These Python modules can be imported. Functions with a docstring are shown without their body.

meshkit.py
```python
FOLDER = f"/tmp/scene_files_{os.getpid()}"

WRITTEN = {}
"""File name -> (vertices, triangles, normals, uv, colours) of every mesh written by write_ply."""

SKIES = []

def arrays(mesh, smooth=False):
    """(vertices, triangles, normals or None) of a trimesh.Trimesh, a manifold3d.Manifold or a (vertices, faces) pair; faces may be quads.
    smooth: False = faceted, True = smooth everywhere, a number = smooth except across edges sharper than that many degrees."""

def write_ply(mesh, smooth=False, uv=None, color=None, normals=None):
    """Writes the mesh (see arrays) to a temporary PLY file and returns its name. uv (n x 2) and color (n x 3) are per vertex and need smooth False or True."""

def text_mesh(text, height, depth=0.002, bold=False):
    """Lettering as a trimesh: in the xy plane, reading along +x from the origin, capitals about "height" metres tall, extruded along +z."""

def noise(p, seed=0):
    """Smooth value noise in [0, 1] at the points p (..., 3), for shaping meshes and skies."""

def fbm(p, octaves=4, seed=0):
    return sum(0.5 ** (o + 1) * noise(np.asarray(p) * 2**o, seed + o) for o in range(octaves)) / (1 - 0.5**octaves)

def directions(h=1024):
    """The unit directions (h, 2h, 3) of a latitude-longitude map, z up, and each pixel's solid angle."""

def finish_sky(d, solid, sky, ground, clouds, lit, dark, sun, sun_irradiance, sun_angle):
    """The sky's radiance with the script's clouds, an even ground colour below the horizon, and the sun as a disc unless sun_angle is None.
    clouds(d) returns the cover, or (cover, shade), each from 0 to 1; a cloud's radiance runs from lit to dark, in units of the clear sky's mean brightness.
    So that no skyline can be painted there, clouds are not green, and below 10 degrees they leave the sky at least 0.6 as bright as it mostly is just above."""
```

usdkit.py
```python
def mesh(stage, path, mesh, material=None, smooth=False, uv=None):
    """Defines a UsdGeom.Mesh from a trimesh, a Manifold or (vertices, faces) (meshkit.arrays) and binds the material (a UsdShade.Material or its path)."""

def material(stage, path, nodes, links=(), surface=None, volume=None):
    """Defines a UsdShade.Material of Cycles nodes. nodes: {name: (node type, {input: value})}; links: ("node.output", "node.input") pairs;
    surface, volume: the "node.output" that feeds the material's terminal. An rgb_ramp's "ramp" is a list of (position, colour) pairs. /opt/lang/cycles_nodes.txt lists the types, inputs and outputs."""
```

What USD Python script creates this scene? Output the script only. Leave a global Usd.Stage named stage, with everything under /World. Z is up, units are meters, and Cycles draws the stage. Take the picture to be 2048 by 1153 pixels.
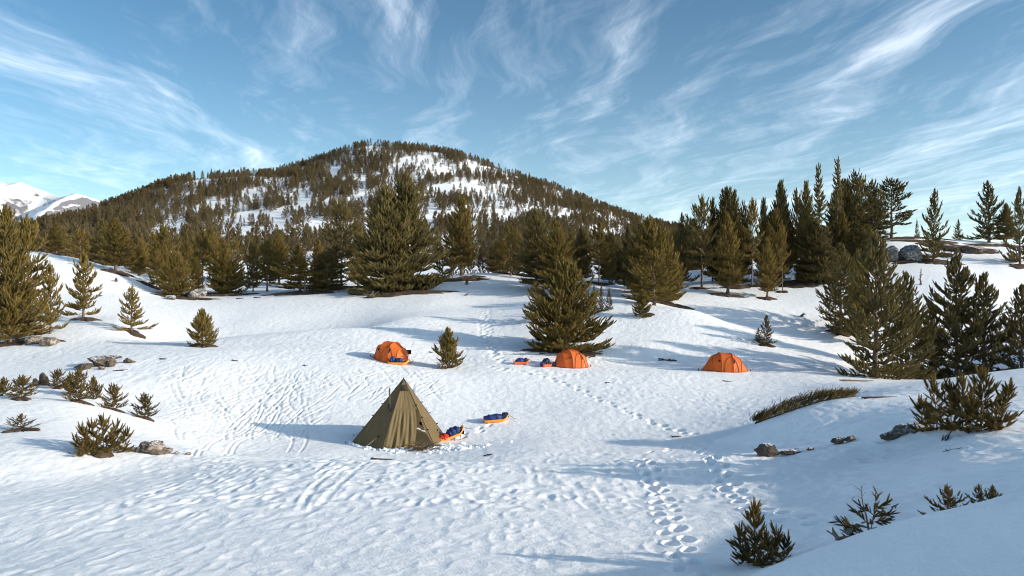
import math
import numpy as np
import trimesh
from pxr import Usd, UsdGeom, UsdLux, UsdShade, Gf, Sdf, Vt
from scipy.interpolate import RBFInterpolator, RectBivariateSpline
import usdkit, meshkit

stage = Usd.Stage.CreateInMemory()
UsdGeom.SetStageUpAxis(stage, "Z")
world = UsdGeom.Xform.Define(stage, "/World")
stage.SetDefaultPrim(world.GetPrim())
UsdGeom.Scope.Define(stage, "/World/Looks")

# ------------------------------------------------------------------ camera
FOCAL = 1593.0                       # focal length in pixels of a 2048 pixel wide picture
CX, CY = 1024.0, 576.5
cam = UsdGeom.Camera.Define(stage, "/World/camera")
cam.CreateHorizontalApertureAttr(36.0)
cam.CreateFocalLengthAttr(36.0 * FOCAL / 2048.0)
cam.CreateClippingRangeAttr((0.1, 20000.0))
cam.AddRotateXOp().Set(90.0)         # at the origin, level, looking along +y
cam.CreateExposureAttr(1.46)

# ------------------------------------------------------------------ sun and sky
SUN_EL, SUN_AZ = math.radians(16.5), math.radians(107.0)      # azimuth measured from +y towards +x
TO_SUN = np.array([math.sin(SUN_AZ) * math.cos(SUN_EL), math.cos(SUN_AZ) * math.cos(SUN_EL), math.sin(SUN_EL)])
sun = UsdLux.DistantLight.Define(stage, "/World/sun")
sun.CreateIntensityAttr(0.50)
sun.CreateAngleAttr(1.0)
sun.CreateNormalizeAttr(True)
sun.CreateColorAttr(Gf.Vec3f(1.0, 0.87, 0.72))
_z = Gf.Vec3d(*TO_SUN)
_x = Gf.Cross(Gf.Vec3d(0, 0, 1), _z).GetNormalized()
_y = Gf.Cross(_z, _x)
sun.AddTransformOp().Set(Gf.Matrix4d(_x[0], _x[1], _x[2], 0, _y[0], _y[1], _y[2], 0, _z[0], _z[1], _z[2], 0, 0, 0, 0, 1))


def build_sky():
    n, l = {}, []
    k = [0]

    def node(kind, **inp):
        k[0] += 1
        name = f"n{k[0]}"
        vals = {}
        for a, b in inp.items():
            if isinstance(b, str) and "." in b:
                l.append((b, f"{name}.{a}"))
            else:
                vals[a] = b
        n[name] = (kind, vals)
        return name

    def M(op, a, b=0.0, c=0.0, clamp=False):
        return node("math", math_type=op, value1=a, value2=b, value3=c, use_clamp=clamp) + ".value"

    sky = node("sky_texture", sky_type="single_scattering", sun_disc=False, sun_elevation=SUN_EL, sun_rotation=SUN_AZ,
               altitude=1800.0, air_density=1.0, aerosol_density=1.6, ozone_density=1.6) + ".color"
    tc = node("texture_coordinate") + ".generated"
    sep = node("separate_xyz", vector=tc)
    dx, dy, dz = sep + ".x", sep + ".y", sep + ".z"
    h = M("maximum", dz, 0.02)
    h = M("add", h, 0.03)
    u = M("divide", dx, h)
    v = M("divide", dy, h)
    # cirrus combed along v: a slow warp, then stretched noise
    wv = node("combine_xyz", x=M("multiply", u, 0.55), y=M("multiply", v, 0.30), z=0.0) + ".vector"
    warp = node("separate_color", color=node("noise_texture", vector=wv, scale=1.0, detail=3.0, roughness=0.55) + ".color")
    uw = M("add", u, M("multiply", M("subtract", warp + ".r", 0.5), 1.5))
    vw = M("add", v, M("multiply", M("subtract", warp + ".g", 0.5), 2.0))
    fibre = node("noise_texture", vector=node("combine_xyz", x=M("multiply", uw, 2.6), y=M("multiply", vw, 0.55), z=3.7) + ".vector",
                 scale=1.0, detail=8.0, roughness=0.62) + ".fac"
    fine = node("noise_texture", vector=node("combine_xyz", x=M("multiply", uw, 9.0), y=M("multiply", vw, 1.9), z=8.1) + ".vector",
                scale=1.0, detail=7.0, roughness=0.65) + ".fac"
    cross = node("noise_texture", vector=node("combine_xyz", x=M("multiply", M("multiply_add", vw, 0.42, uw), 5.5), y=M("multiply", vw, 0.8), z=12.4) + ".vector",
                 scale=1.0, detail=7.0, roughness=0.66) + ".fac"
    body = M("add", M("add", M("multiply", fibre, 0.50), M("multiply", fine, 0.30)), M("multiply", cross, 0.36))
    body = M("multiply_add", M("subtract", body, 0.58), 1.45, 0.5)
    # long bands of cirrus at their places across the sky
    total = None
    for centre, slope, width, amount in BANDS:
        t = M("divide", M("subtract", uw, M("multiply_add", v, slope, centre)), width)
        g = M("power", 2.718281828, M("multiply", M("multiply", t, t), -1.0))
        g = M("multiply", g, amount)
        total = g if total is None else M("add", total, g)
    low = M("multiply", M("power", 2.718281828, M("multiply", dz, -7.0)), 0.30)
    lev = M("add", M("subtract", body, 0.50), M("multiply", M("add", total, low), 0.25))
    cov = M("multiply", lev, 2.7, clamp=True)
    cov = M("multiply", M("power", cov, 1.25), 0.66)
    veil = M("multiply", M("power", 2.718281828, M("multiply", M("maximum", dz, 0.0), -8.0)), 0.55)
    cov = M("maximum", cov, M("add", M("add", veil, 0.04), M("multiply", cov, 0.55)), clamp=True)
    deep = node("gamma", color=sky, gamma=1.3) + ".color"
    tint = node("mix", mix_type="multiply", fac=1.0, color1=deep, color2=node("mix", mix_type="mix", fac=M("power", 2.718281828, M("multiply", M("maximum", dz, 0.0), -5.0)), color1=SKY_TINT, color2=LOW_TINT) + ".color") + ".color"
    # thin cloud scatters forward: it is brighter towards the sun
    toward = M("maximum", node("vector_math", math_type="dot_product", vector1=tc, vector2=tuple(TO_SUN)) + ".value", 0.0)
    glow = M("multiply_add", M("power", toward, 3.0), 4.5, 1.0)
    white = node("mix", mix_type="add", fac=1.0, color1=node("mix", mix_type="multiply", fac=1.0, color1=sky, color2=(0.25, 0.25, 0.25)) + ".color",
                 color2=node("mix", mix_type="multiply", fac=1.0, color1=CLOUD, color2=node("combine_color", r=glow, g=glow, b=glow) + ".color") + ".color") + ".color"
    mixed = node("mix", mix_type="mix", fac=cov, color1=tint, color2=white) + ".color"
    bg = node("background_shader", strength=0.15, color=mixed)
    return usdkit.material(stage, "/World/Looks/sky_look", n, l, surface=bg + ".background")


# (u at v = 0, change of u with v, width, amount) on the plane of the clouds
BANDS = [(-1.78, 0.0, 0.12, 0.62), (-1.25, -0.10, 0.10, 0.30), (-0.55, 0.03, 0.14, 0.55), (-0.05, 0.0, 0.10, 0.28), (0.45, 0.0, 0.10, 0.35),
         (0.95, 0.0, 0.12, 0.38), (1.45, 0.02, 0.16, 0.75), (2.3, 0.03, 0.30, 0.80), (-2.9, 0.0, 0.35, 0.35), (3.6, 0.0, 0.5, 0.5), (-4.5, 0.0, 0.6, 0.4)]
SKY_TINT = (0.066, 0.210, 0.222)
LOW_TINT = (0.150, 0.178, 0.158)
CLOUD = (2.35, 2.45, 2.55)
dome = UsdLux.DomeLight.Define(stage, "/World/sky")
dome.GetPrim().SetCustomDataByKey("kind", "structure")
UsdShade.MaterialBindingAPI.Apply(dome.GetPrim()).Bind(build_sky())


# ------------------------------------------------------------------ helpers
_used = {}


def numbered(name):
    k = _used.get(name, 0)
    _used[name] = k + 1
    return name if k == 0 else f"{name}_{k:03d}"


_childused = {}


def child_path(parent, name):
    key = (str(parent), name)
    k = _childused.get(key, 0)
    _childused[key] = k + 1
    return f"{parent}/{name}" + ("" if k == 0 else f"_{k:03d}")


def tag(prim, label=None, category=None, group=None, kind=None):
    for a, b in (("label", label), ("category", category), ("group", group), ("kind", kind)):
        if b:
            prim.SetCustomDataByKey(a, b)


def mat(name, nodes, links, surface="p.BSDF", volume=None):
    return usdkit.material(stage, f"/World/Looks/{name}", nodes, links, surface=surface, volume=volume)


def simple(name, color, rough=0.7, var=0.25, scale=6.0, bump=0.0, spec=0.3, sheen=0.0):
    """A plain coloured surface with slight mottling and, if asked for, a fine relief."""
    c = np.array(color)
    n = {"tc": ("texture_coordinate", {}), "n": ("noise_texture", {"scale": scale, "detail": 6.0, "roughness": 0.6}),
         "r": ("rgb_ramp", {"ramp": [(0.25, tuple(c * (1 - var))), (0.75, tuple(np.minimum(c * (1 + var), 1)))]}),
         "p": ("principled_bsdf", {"roughness": rough, "specular_ior_level": spec, "sheen_weight": sheen})}
    l = [("tc.object", "n.vector"), ("n.fac", "r.fac"), ("r.color", "p.base_color")]
    if bump:
        n["n2"] = ("noise_texture", {"scale": scale * 4, "detail": 5.0, "roughness": 0.6})
        n["b"] = ("bump", {"strength": 0.7, "distance": bump})
        l += [("tc.object", "n2.vector"), ("n2.fac", "b.height"), ("b.normal", "p.normal")]
    return mat(name, n, l)


def mesh_prim(path, m, material, smooth=False):
    return usdkit.mesh(stage, path, m, material, smooth=smooth).GetPrim()


def thing(name, label, category, loc=(0, 0, 0), rotz=0.0, scale=None, group=None):
    x = UsdGeom.Xform.Define(stage, "/World/" + numbered(name))
    x.AddTranslateOp().Set(Gf.Vec3d(*map(float, loc)))
    if rotz:
        x.AddRotateZOp().Set(float(rotz))
    if scale is not None:
        x.AddScaleOp().Set(Gf.Vec3f(*([float(scale)] * 3 if np.ndim(scale) == 0 else map(float, scale))))
    tag(x.GetPrim(), label, category, group)
    return x.GetPrim()


def part(parent, name, m, material, smooth=False, label=None):
    p = mesh_prim(child_path(parent.GetPath(), name), m, material, smooth)
    if label:
        p.SetCustomDataByKey("label", label)
    return p


def cat_mesh(list_vf):
    vs, fs, o = [], [], 0
    for v, f in list_vf:
        vs.append(v)
        fs.append(np.asarray(f) + o)
        o += len(v)
    return np.vstack(vs), np.vstack(fs)


def tube(points, radii, sides=6, cap=True):
    p = np.asarray(points, float)
    r = np.broadcast_to(np.asarray(radii, float), (len(p),))
    t = np.gradient(p, axis=0)
    t /= np.linalg.norm(t, axis=1, keepdims=True) + 1e-12
    ref = np.array([0, 0, 1.0]) if abs(t[:, 2].mean()) < 0.8 else np.array([1.0, 0, 0])
    a = np.cross(t, ref)
    a /= np.linalg.norm(a, axis=1, keepdims=True) + 1e-12
    b = np.cross(t, a)
    ang = np.arange(sides) * 2 * np.pi / sides
    v = (p[:, None] + r[:, None, None] * (np.cos(ang)[None, :, None] * a[:, None] + np.sin(ang)[None, :, None] * b[:, None])).reshape(-1, 3)
    i, j = np.meshgrid(np.arange(len(p) - 1), np.arange(sides), indexing="ij")
    A, B, C, D = i * sides + j, i * sides + (j + 1) % sides, (i + 1) * sides + (j + 1) % sides, (i + 1) * sides + j
    f = np.concatenate([np.stack([A, C, B], -1).reshape(-1, 3), np.stack([A, D, C], -1).reshape(-1, 3)])
    if cap and sides > 2:
        n = len(v)
        v = np.vstack([v, p[0], p[-1]])
        s0, s1 = np.arange(sides), (len(p) - 1) * sides + np.arange(sides)
        f = np.vstack([f, np.stack([s0, np.roll(s0, -1), np.full(sides, n)], 1), np.stack([np.roll(s1, -1), s1, np.full(sides, n + 1)], 1)])
    return v, f


def unit(v):
    v = np.asarray(v, float)
    return v / (np.linalg.norm(v, axis=-1, keepdims=True) + 1e-12)

# ------------------------------------------------------------------ the lie of the land
# Heights surveyed as (bearing in picture columns, picture row, distance) seen from the camera; turned into x, y, z.
SURVEY = [
    # foreground slope
    (-350, 1160, 13), (0, 1153, 12), (500, 1153, 11.5), (1024, 1153, 11.5), (1350, 1153, 11.3),
    (-300, 1075, 15.2), (0, 1060, 15.5), (500, 1040, 15.8), (1024, 1040, 15.8), (1350, 1040, 15.8), (0, 1012, 17.7), (250, 995, 18.5), (500, 970, 20), (1024, 970, 20), (1350, 965, 20.5),
    # crest of the foreground
    (-300, 1010, 19), (0, 978, 21), (200, 946, 23.4), (440, 917, 26), (640, 919, 25.8), (850, 922, 25), (1050, 924, 24.2), (1280, 920, 23.2), (1440, 914, 22.6), (1510, 912, 22.6),
    (640, 930, 28), (850, 934, 27.4), (1050, 936, 26.6), (1280, 932, 25.8), (640, 908, 30.4), (1050, 908, 29.3), (640, 896, 32), (1050, 889, 31.5), (1300, 900, 29.5), (440, 909, 29.4),
    # hollow with the big tent
    (500, 884, 33), (640, 886, 33.5), (800, 884, 34), (900, 877, 34.5), (1000, 870, 35), (1200, 870, 34.5), (1350, 872, 33.5), (1450, 876, 31.5), (1500, 890, 28),
    (500, 850, 36), (500, 800, 39), (500, 760, 41.5), (500, 728, 43.5), (700, 845, 36.5), (700, 800, 39.3), (700, 765, 41.5), (700, 733, 43.8),
    (850, 845, 36.7), (850, 800, 39.5), (850, 765, 42), (850, 742, 44), (1000, 838, 37.2), (1000, 800, 40), (1000, 765, 42.7), (1000, 743, 44.7),
    (1200, 835, 36.8), (1200, 800, 39.6), (1200, 768, 42.5), (1200, 747, 44.8), (1350, 835, 36.5), (1350, 800, 39.4), (1350, 768, 42.6), (1350, 749, 45),
    # bench with the orange tents
    (440, 700, 46.5), (560, 708, 46), (650, 713, 46), (780, 724, 46), (870, 736, 45.6), (960, 730, 46.6), (1043, 728, 47), (1140, 733, 47), (1300, 738, 47), (1450, 741, 47.5),
    (1280, 731, 50), (1347, 724, 51), (1494, 722, 51), (1600, 733, 50), (1692, 749, 48), (1780, 762, 45), (1600, 756, 45), (1500, 758, 45), (1700, 768, 40),
    (1140, 722, 49.5), (1140, 704, 52), (780, 706, 48.5), (1040, 712, 50), (930, 712, 49.5), (900, 690, 52),
    # lit rib right of the big bushy pine, and the hollow behind it
    (1230, 600, 66), (1300, 611, 64), (1391, 622, 62), (1490, 661, 58), (1600, 698, 55), (1670, 718, 53.5), (1750, 752, 50.5),
    (1250, 660, 57), (1300, 700, 52.5), (1430, 692, 54), (1550, 712, 52.5), (1180, 640, 59),
    (1400, 634, 67), (1490, 662, 63), (1600, 694, 61), (1670, 708, 59), (1790, 752, 58), (1900, 758, 56), (2048, 756, 54), (1930, 758, 47),
    (1500, 622, 70), (1540, 596, 76), (1450, 588, 77), (1390, 588, 76), (1660, 640, 69), (1660, 600, 75), (1800, 650, 68), (1900, 640, 70), (1900, 560, 78), (2000, 600, 74), (2150, 640, 72),
    (1600, 556, 83), (1450, 562, 84), (1700, 540, 84), (1830, 515, 86), (1900, 512, 88), (2000, 540, 82), (2040, 528, 85), (2200, 540, 84),
    (1500, 548, 92), (1650, 520, 93), (1760, 485, 93), (1850, 478, 95), (1950, 486, 95), (2030, 490, 95), (2200, 500, 95),
    (1500, 552, 108), (1760, 500, 112), (1950, 505, 112), (2200, 520, 112), (1400, 540, 100),
    # middle bowl up to the belt of pines
    (960, 700, 51), (960, 655, 59), (960, 612, 69), (960, 572, 78), (960, 548, 85), (1050, 560, 82), (1120, 575, 78), (1180, 566, 81), (1280, 585, 77), (860, 600, 71), (870, 570, 79),
    (750, 583, 77), (650, 580, 79), (560, 583, 79), (480, 590, 78), (400, 596, 75), (330, 586, 76),
    (800, 640, 60), (700, 636, 66), (600, 637, 66), (513, 642, 65), (420, 650, 64), (340, 650, 62),
    (960, 552, 95), (750, 580, 90), (560, 572, 92), (400, 580, 88), (1120, 568, 92), (1280, 572, 90),
    # shoulder between the bench and the middle bowl
    (300, 680, 56), (444, 676, 54), (513, 669, 54), (615, 661, 54), (700, 657, 55), (800, 655, 57),
    (444, 686, 58.5), (513, 681, 59), (615, 671, 59), (700, 663, 59.5), (500, 692, 49.5), (620, 688, 50), (740, 690, 50),
    # hill on the left
    (100, 506, 82), (170, 522, 80), (230, 545, 77), (280, 566, 76), (200, 600, 67), (130, 590, 68), (250, 640, 60), (165, 636, 60), (265, 664, 56), (90, 640, 58), (60, 684, 50), (0, 690, 50), (-150, 690, 50), (-150, 600, 64), (-100, 500, 82), (0, 500, 83),
    (150, 680, 51), (240, 682, 52), (100, 512, 95), (230, 545, 92), (0, 505, 98), (-200, 490, 100),
    (0, 722, 45), (150, 704, 47), (300, 694, 48), (390, 694, 48.5), (-200, 725, 44),
    # slope behind the left knoll
    (0, 758, 40), (195, 728, 43), (300, 742, 41.5), (350, 765, 40), (100, 760, 39.5), (180, 778, 38), (280, 800, 37.5), (380, 830, 36), (420, 862, 34.2),
    # left knoll
    (-200, 780, 32), (0, 793, 32), (80, 797, 32), (150, 802, 32), (225, 821, 32), (290, 840, 32.3), (350, 862, 32), (400, 878, 31.5),
    (0, 796, 34.5), (150, 804, 34.5), (225, 822, 34.5),
    (0, 850, 28), (100, 858, 27.5), (200, 868, 28), (300, 880, 28.5), (-200, 850, 28), (0, 916, 23.5), (150, 908, 24.5), (300, 904, 26), (400, 900, 28), (-250, 930, 23),
    # right, near
    (1500, 1160, 10.8), (1500, 1055, 14.8), (1500, 975, 19.3), (1620, 1105, 11.8), (1620, 1020, 15), (1700, 1074, 12.2), (1700, 1000, 16), (1700, 935, 19.6), (1800, 1045, 12.3), (1800, 965, 16), (1800, 900, 20),
    (1900, 1040, 11.9), (1900, 985, 14), (2000, 1002, 11.6), (2048, 960, 12.7), (2048, 934, 14), (2048, 905, 16), (2048, 852, 19), (1900, 935, 16), (1900, 890, 18.3), (1930, 868, 18.8), (2200, 900, 14), (2200, 830, 20),
    (1440, 1170, 9.9), (1560, 1126, 9.7), (1700, 1076, 9.4), (1800, 1049, 9.2), (1900, 1025, 9.1), (2048, 985, 9), (2300, 920, 8.9), (2048, 1120, 7.2), (1800, 1190, 7.4), (2400, 1040, 7),
    (1800, 1052, 10.4), (1900, 1034, 10.4), (2048, 992, 10.4), (2300, 950, 10.6),
    # rocky step and low mounds on the right
    (1540, 924, 21.8), (1540, 913, 22.6), (1620, 900, 22.3), (1690, 886, 22), (1780, 869, 21.3), (1840, 862, 20.5),
    (1540, 902, 25), (1620, 890, 25), (1690, 874, 25), (1780, 852, 24),
    (1510, 852, 29.5), (1560, 833, 29.8), (1640, 806, 30), (1700, 796, 30), (1800, 796, 29), (1850, 797, 28), (1620, 862, 27), (1700, 838, 27), (1800, 828, 25.5), (1850, 832, 24),
    (1510, 856, 32), (1560, 838, 32.5), (1640, 815, 33), (1700, 801, 33), (1450, 842, 35), (1600, 806, 36.5), (1600, 778, 41), (1700, 788, 36.5),
    (1780, 778, 34), (1830, 767, 37), (1930, 751, 36), (2048, 737, 35), (2250, 715, 34.5), (1930, 832, 22), (1930, 792, 28), (2048, 780, 28), (2048, 820, 22), (2250, 770, 26),
    (1830, 766, 42), (1930, 757, 42), (2048, 748, 42), (2250, 735, 43),
    # beyond the belt of pines and up the wooded mountain
    (0, 515, 130), (250, 525, 130), (500, 545, 130), (750, 555, 130), (1000, 555, 130), (1250, 560, 130), (0, 500, 200), (250, 492, 200), (500, 505, 200), (750, 512, 200), (1000, 522, 200), (1250, 528, 200), (1500, 560, 200), (1800, 520, 200),
    (0, 490, 290), (250, 462, 290), (500, 475, 290), (750, 480, 290), (1000, 490, 290), (1250, 505, 290),
    (200, 445, 350), (400, 440, 350), (600, 440, 350), (750, 440, 360), (950, 448, 370), (1150, 470, 370), (1300, 490, 380),
    (280, 408, 430), (400, 400, 420), (600, 395, 430), (750, 385, 450), (950, 398, 460), (1150, 432, 460), (1300, 468, 460),
    (400, 372, 480), (520, 365, 500), (600, 354, 520), (680, 330, 560), (745, 315, 575), (850, 326, 565), (950, 346, 560), (1040, 370, 560), (1150, 405, 550),
    (-300, 530, 420), (-100, 505, 420), (0, 484, 430), (75, 455, 440), (190, 423, 460), (280, 394, 470), (350, 366, 490), (420, 356, 510), (500, 352, 540), (560, 350, 550), (600, 343, 560), (650, 322, 590), (700, 302, 612), (740, 290, 620), (780, 295, 620), (830, 301, 616), (880, 308, 610),
    (930, 320, 604), (1000, 342, 600), (1050, 358, 600), (1100, 374, 600), (1150, 394, 600), (1200, 415, 600), (1260, 435, 600), (1340, 459, 600), (1450, 489, 600), (1700, 525, 600), (2000, 540, 600), (2300, 545, 600),
]
SURVEY += [(c, r + 40, d * 1.25) for c, r, d in [(-300, 530, 420), (0, 484, 430), (190, 423, 460), (400, 361, 510), (600, 342, 560), (730, 300, 620), (880, 308, 610), (1040, 355, 600), (1260, 435, 600), (1450, 489, 600), (1700, 525, 600), (2300, 545, 600)]]
# beyond the frame, as plain x, y, z: a rise on the right that keeps the low sun off the foreground, gentler ground elsewhere
AROUND = [(26, 12, -2.6), (34, 8, -1.6), (34, 20, -1.8), (46, 4, -0.6), (46, 14, -0.4), (46, 20.5, -0.4), (46, 28, -0.2), (46, 37, -0.2), (46, 45, 0.2), (70, 0, 2), (70, 25, 2.5), (75, 50, 3), (60, -30, 2), (35, -25, -0.5), (46, 52, -0.5), (85, 85, 5),
          (-30, 12, -4.4), (-42, 28, -3.9), (-50, 45, -2.5), (-75, 65, 2), (-80, 20, -2), (-20, 2, -3.2), (0, -10, -1.9), (0, -40, -1), (-40, -40, -2), (0, -150, 4), (160, 0, 8), (170, 110, 10), (-160, 0, 4), (-170, 110, 8), (160, -120, 6), (-160, -120, 4),
          (12, -8, -1.2), (14, 1, -1.6), (22, -2, -0.9), (-12, -8, -2.2), (-12, 5, -2.9)]
for _a in range(0, 360, 30):
    _front = abs((_a + 180) % 360 - 180) < 50
    for _r, _h in ((1000, -35 if _front else 10), (2500, -110), (7000, -350)):
        AROUND.append((_r * math.sin(math.radians(_a)), _r * math.cos(math.radians(_a)), _h))


def survey_points():
    out = []
    for c, r, d in SURVEY:
        out.append(((c - CX) / FOCAL * d, d, -(r - CY) / FOCAL * d))
    return np.array(out + AROUND, float)


_p = survey_points()
_th, _lr, _q = np.arctan2(_p[:, 0], _p[:, 1]), np.log(np.hypot(_p[:, 0], _p[:, 1])), _p[:, 2] / np.hypot(_p[:, 0], _p[:, 1])
_far = np.abs(_th) > 2.2
_P = np.vstack([np.stack([_th, _lr], 1), np.stack([_th[_far] - np.sign(_th[_far]) * 2 * np.pi, _lr[_far]], 1)])
_Q = np.concatenate([_q, _q[_far]])
_P, _i = np.unique(np.round(_P, 6), axis=0, return_index=True)
_rbf = RBFInterpolator(_P, _Q[_i], kernel="thin_plate_spline", smoothing=5e-6)
_tn = np.unique(np.concatenate([np.linspace(-math.pi, -0.75, 60), np.linspace(-0.75, 0.75, 260), np.linspace(0.75, math.pi, 60)]))
_ln = np.unique(np.concatenate([np.linspace(math.log(5), math.log(100), 260), np.linspace(math.log(100), math.log(800), 110), np.linspace(math.log(800), math.log(7500), 30)]))
_T, _L = np.meshgrid(_tn, _ln, indexing="ij")
_G = _rbf(np.stack([_T.ravel(), _L.ravel()], 1)).reshape(_T.shape)
_spline = RectBivariateSpline(_tn, _ln, _G, kx=3, ky=3)


def smoothstep(a, b, x):
    t = np.clip((x - a) / (b - a), 0, 1)
    return t * t * (3 - 2 * t)


def N2(x, y, scale, seed, octaves=3):
    p = np.stack([x / scale, y / scale, np.full_like(x, 0.37)], -1)
    return meshkit.fbm(p, octaves, seed) - 0.5


def land(x, y):
    """Height of the snow without its small relief."""
    x, y = np.asarray(x, float), np.asarray(y, float)
    r = np.maximum(np.hypot(x, y), 1e-3)
    rc = np.clip(r, 8.0, 7400.0)
    z = _spline.ev(np.arctan2(x, y), np.log(rc)) * np.where(r > 7400, 7400, rc)
    k = smoothstep(0.0, 8.0, r)
    z = z * k + (-1.75) * (1 - k)
    z = z + 9.0 * N2(x, y, 70.0, 5, 4) * smoothstep(200, 420, r) + 0.5 * N2(x, y, 14.0, 9) * smoothstep(60, 100, r)
    return z + 0.10 * N2(x, y, 3.2, 3, 2) * smoothstep(9, 16, r)


def on_line(column, row, d, lo=0.88, hi=1.13):
    """Point of the ground near distance d that shows in this column and row (nearest miss if the ground hides it)."""
    dd = np.linspace(d * lo, d * hi, 161)
    x = (column - CX) / FOCAL * dd
    rows = CY - land(x, dd) / dd * FOCAL
    cost = np.abs(rows - row) + 40.0 * np.abs(np.log(dd / d))
    i = int(np.argmin(cost))
    return np.array([x[i], dd[i], float(land(x[i], dd[i]))])


def at(column, row, d):
    return np.array([(column - CX) / FOCAL * d, d, -(row - CY) / FOCAL * d])


# ---- footprints and tracks: hollows pressed into the snow: (x, y, heading, half length, half width, depth)
_rng = np.random.default_rng(11)


def trail(points, step, size, depth, side):
    """Footprints left and right of a line given as (column, row, distance)."""
    p = np.array([on_line(*q)[:2] for q in points])
    seg = np.r_[0, np.cumsum(np.linalg.norm(np.diff(p, axis=0), axis=1))]
    out = []
    s, k = 0.0, 0
    while s < seg[-1]:
        c = np.array([np.interp(s, seg, p[:, 0]), np.interp(s, seg, p[:, 1])])
        c2 = np.array([np.interp(min(s + 0.3, seg[-1]), seg, p[:, 0]), np.interp(min(s + 0.3, seg[-1]), seg, p[:, 1])])
        t = unit(c2 - c) if np.linalg.norm(c2 - c) > 1e-6 else np.array([0, 1.0])
        nrm = np.array([t[1], -t[0]])
        o = c + nrm * side * (1 if k % 2 else -1) * _rng.uniform(0.7, 1.3) + t * _rng.uniform(-0.08, 0.08)
        g = _rng.uniform(0.8, 1.2)
        out.append((o[0], o[1], math.atan2(t[0], t[1]) + _rng.uniform(-0.25, 0.25), size[0] * g, size[1] * g, depth * _rng.uniform(0.75, 1.2)))
        s += step * _rng.uniform(0.8, 1.2)
        k += 1
    return out


PRINTS = []
PRINTS += trail([(1275, 922, 24.8), (1300, 945, 22.5), (1318, 985, 19.3), (1335, 1030, 16.6), (1352, 1080, 14.2), (1385, 1150, 11.6), (1420, 1200, 10)], 0.44, (0.23, 0.125), 0.13, 0.16)
PRINTS += trail([(1425, 917, 24.3), (1438, 940, 22.2), (1460, 970, 19.8), (1485, 1000, 17.6), (1505, 1018, 16.6), (1560, 1035, 15.2), (1640, 1043, 14.3), (1700, 1045, 13.8), (1800, 1040, 12.8)], 0.46, (0.24, 0.13), 0.14, 0.16)
PRINTS += trail([(1425, 917, 24.3), (1400, 895, 28), (1440, 880, 31), (1475, 872, 32.5)], 0.5, (0.2, 0.12), 0.06, 0.12)
PRINTS += trail([(1310, 905, 28), (1370, 892, 30), (1440, 876, 31.8)], 0.45, (0.2, 0.12), 0.08, 0.12)
PRINTS += trail([(980, 735, 45.5), (1085, 752, 44), (1150, 775, 41.8), (1200, 800, 39.5), (1265, 828, 37.2), (1330, 855, 35), (1400, 872, 33)], 0.5, (0.24, 0.15), 0.06, 0.12)
PRINTS += trail([(1000, 742, 45), (1100, 747, 44.5), (1180, 752, 44.3)], 0.5, (0.22, 0.15), 0.05, 0.16)
PRINTS += trail([(968, 610, 69), (960, 640, 62), (966, 675, 55), (985, 705, 50.5), (1010, 728, 47)], 0.55, (0.3, 0.2), 0.07, 0.14)
PRINTS += trail([(975, 612, 69), (975, 645, 61), (975, 680, 54), (992, 708, 50)], 0.6, (0.3, 0.2), 0.07, 0.14)
PRINTS += trail([(900, 880, 34.4), (960, 860, 35.6), (985, 842, 37)], 0.5, (0.22, 0.14), 0.08, 0.14)
PRINTS = np.array(PRINTS)

GROOVES = []                                   # ski and sledge tracks: polylines x, y with half width and depth


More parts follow.
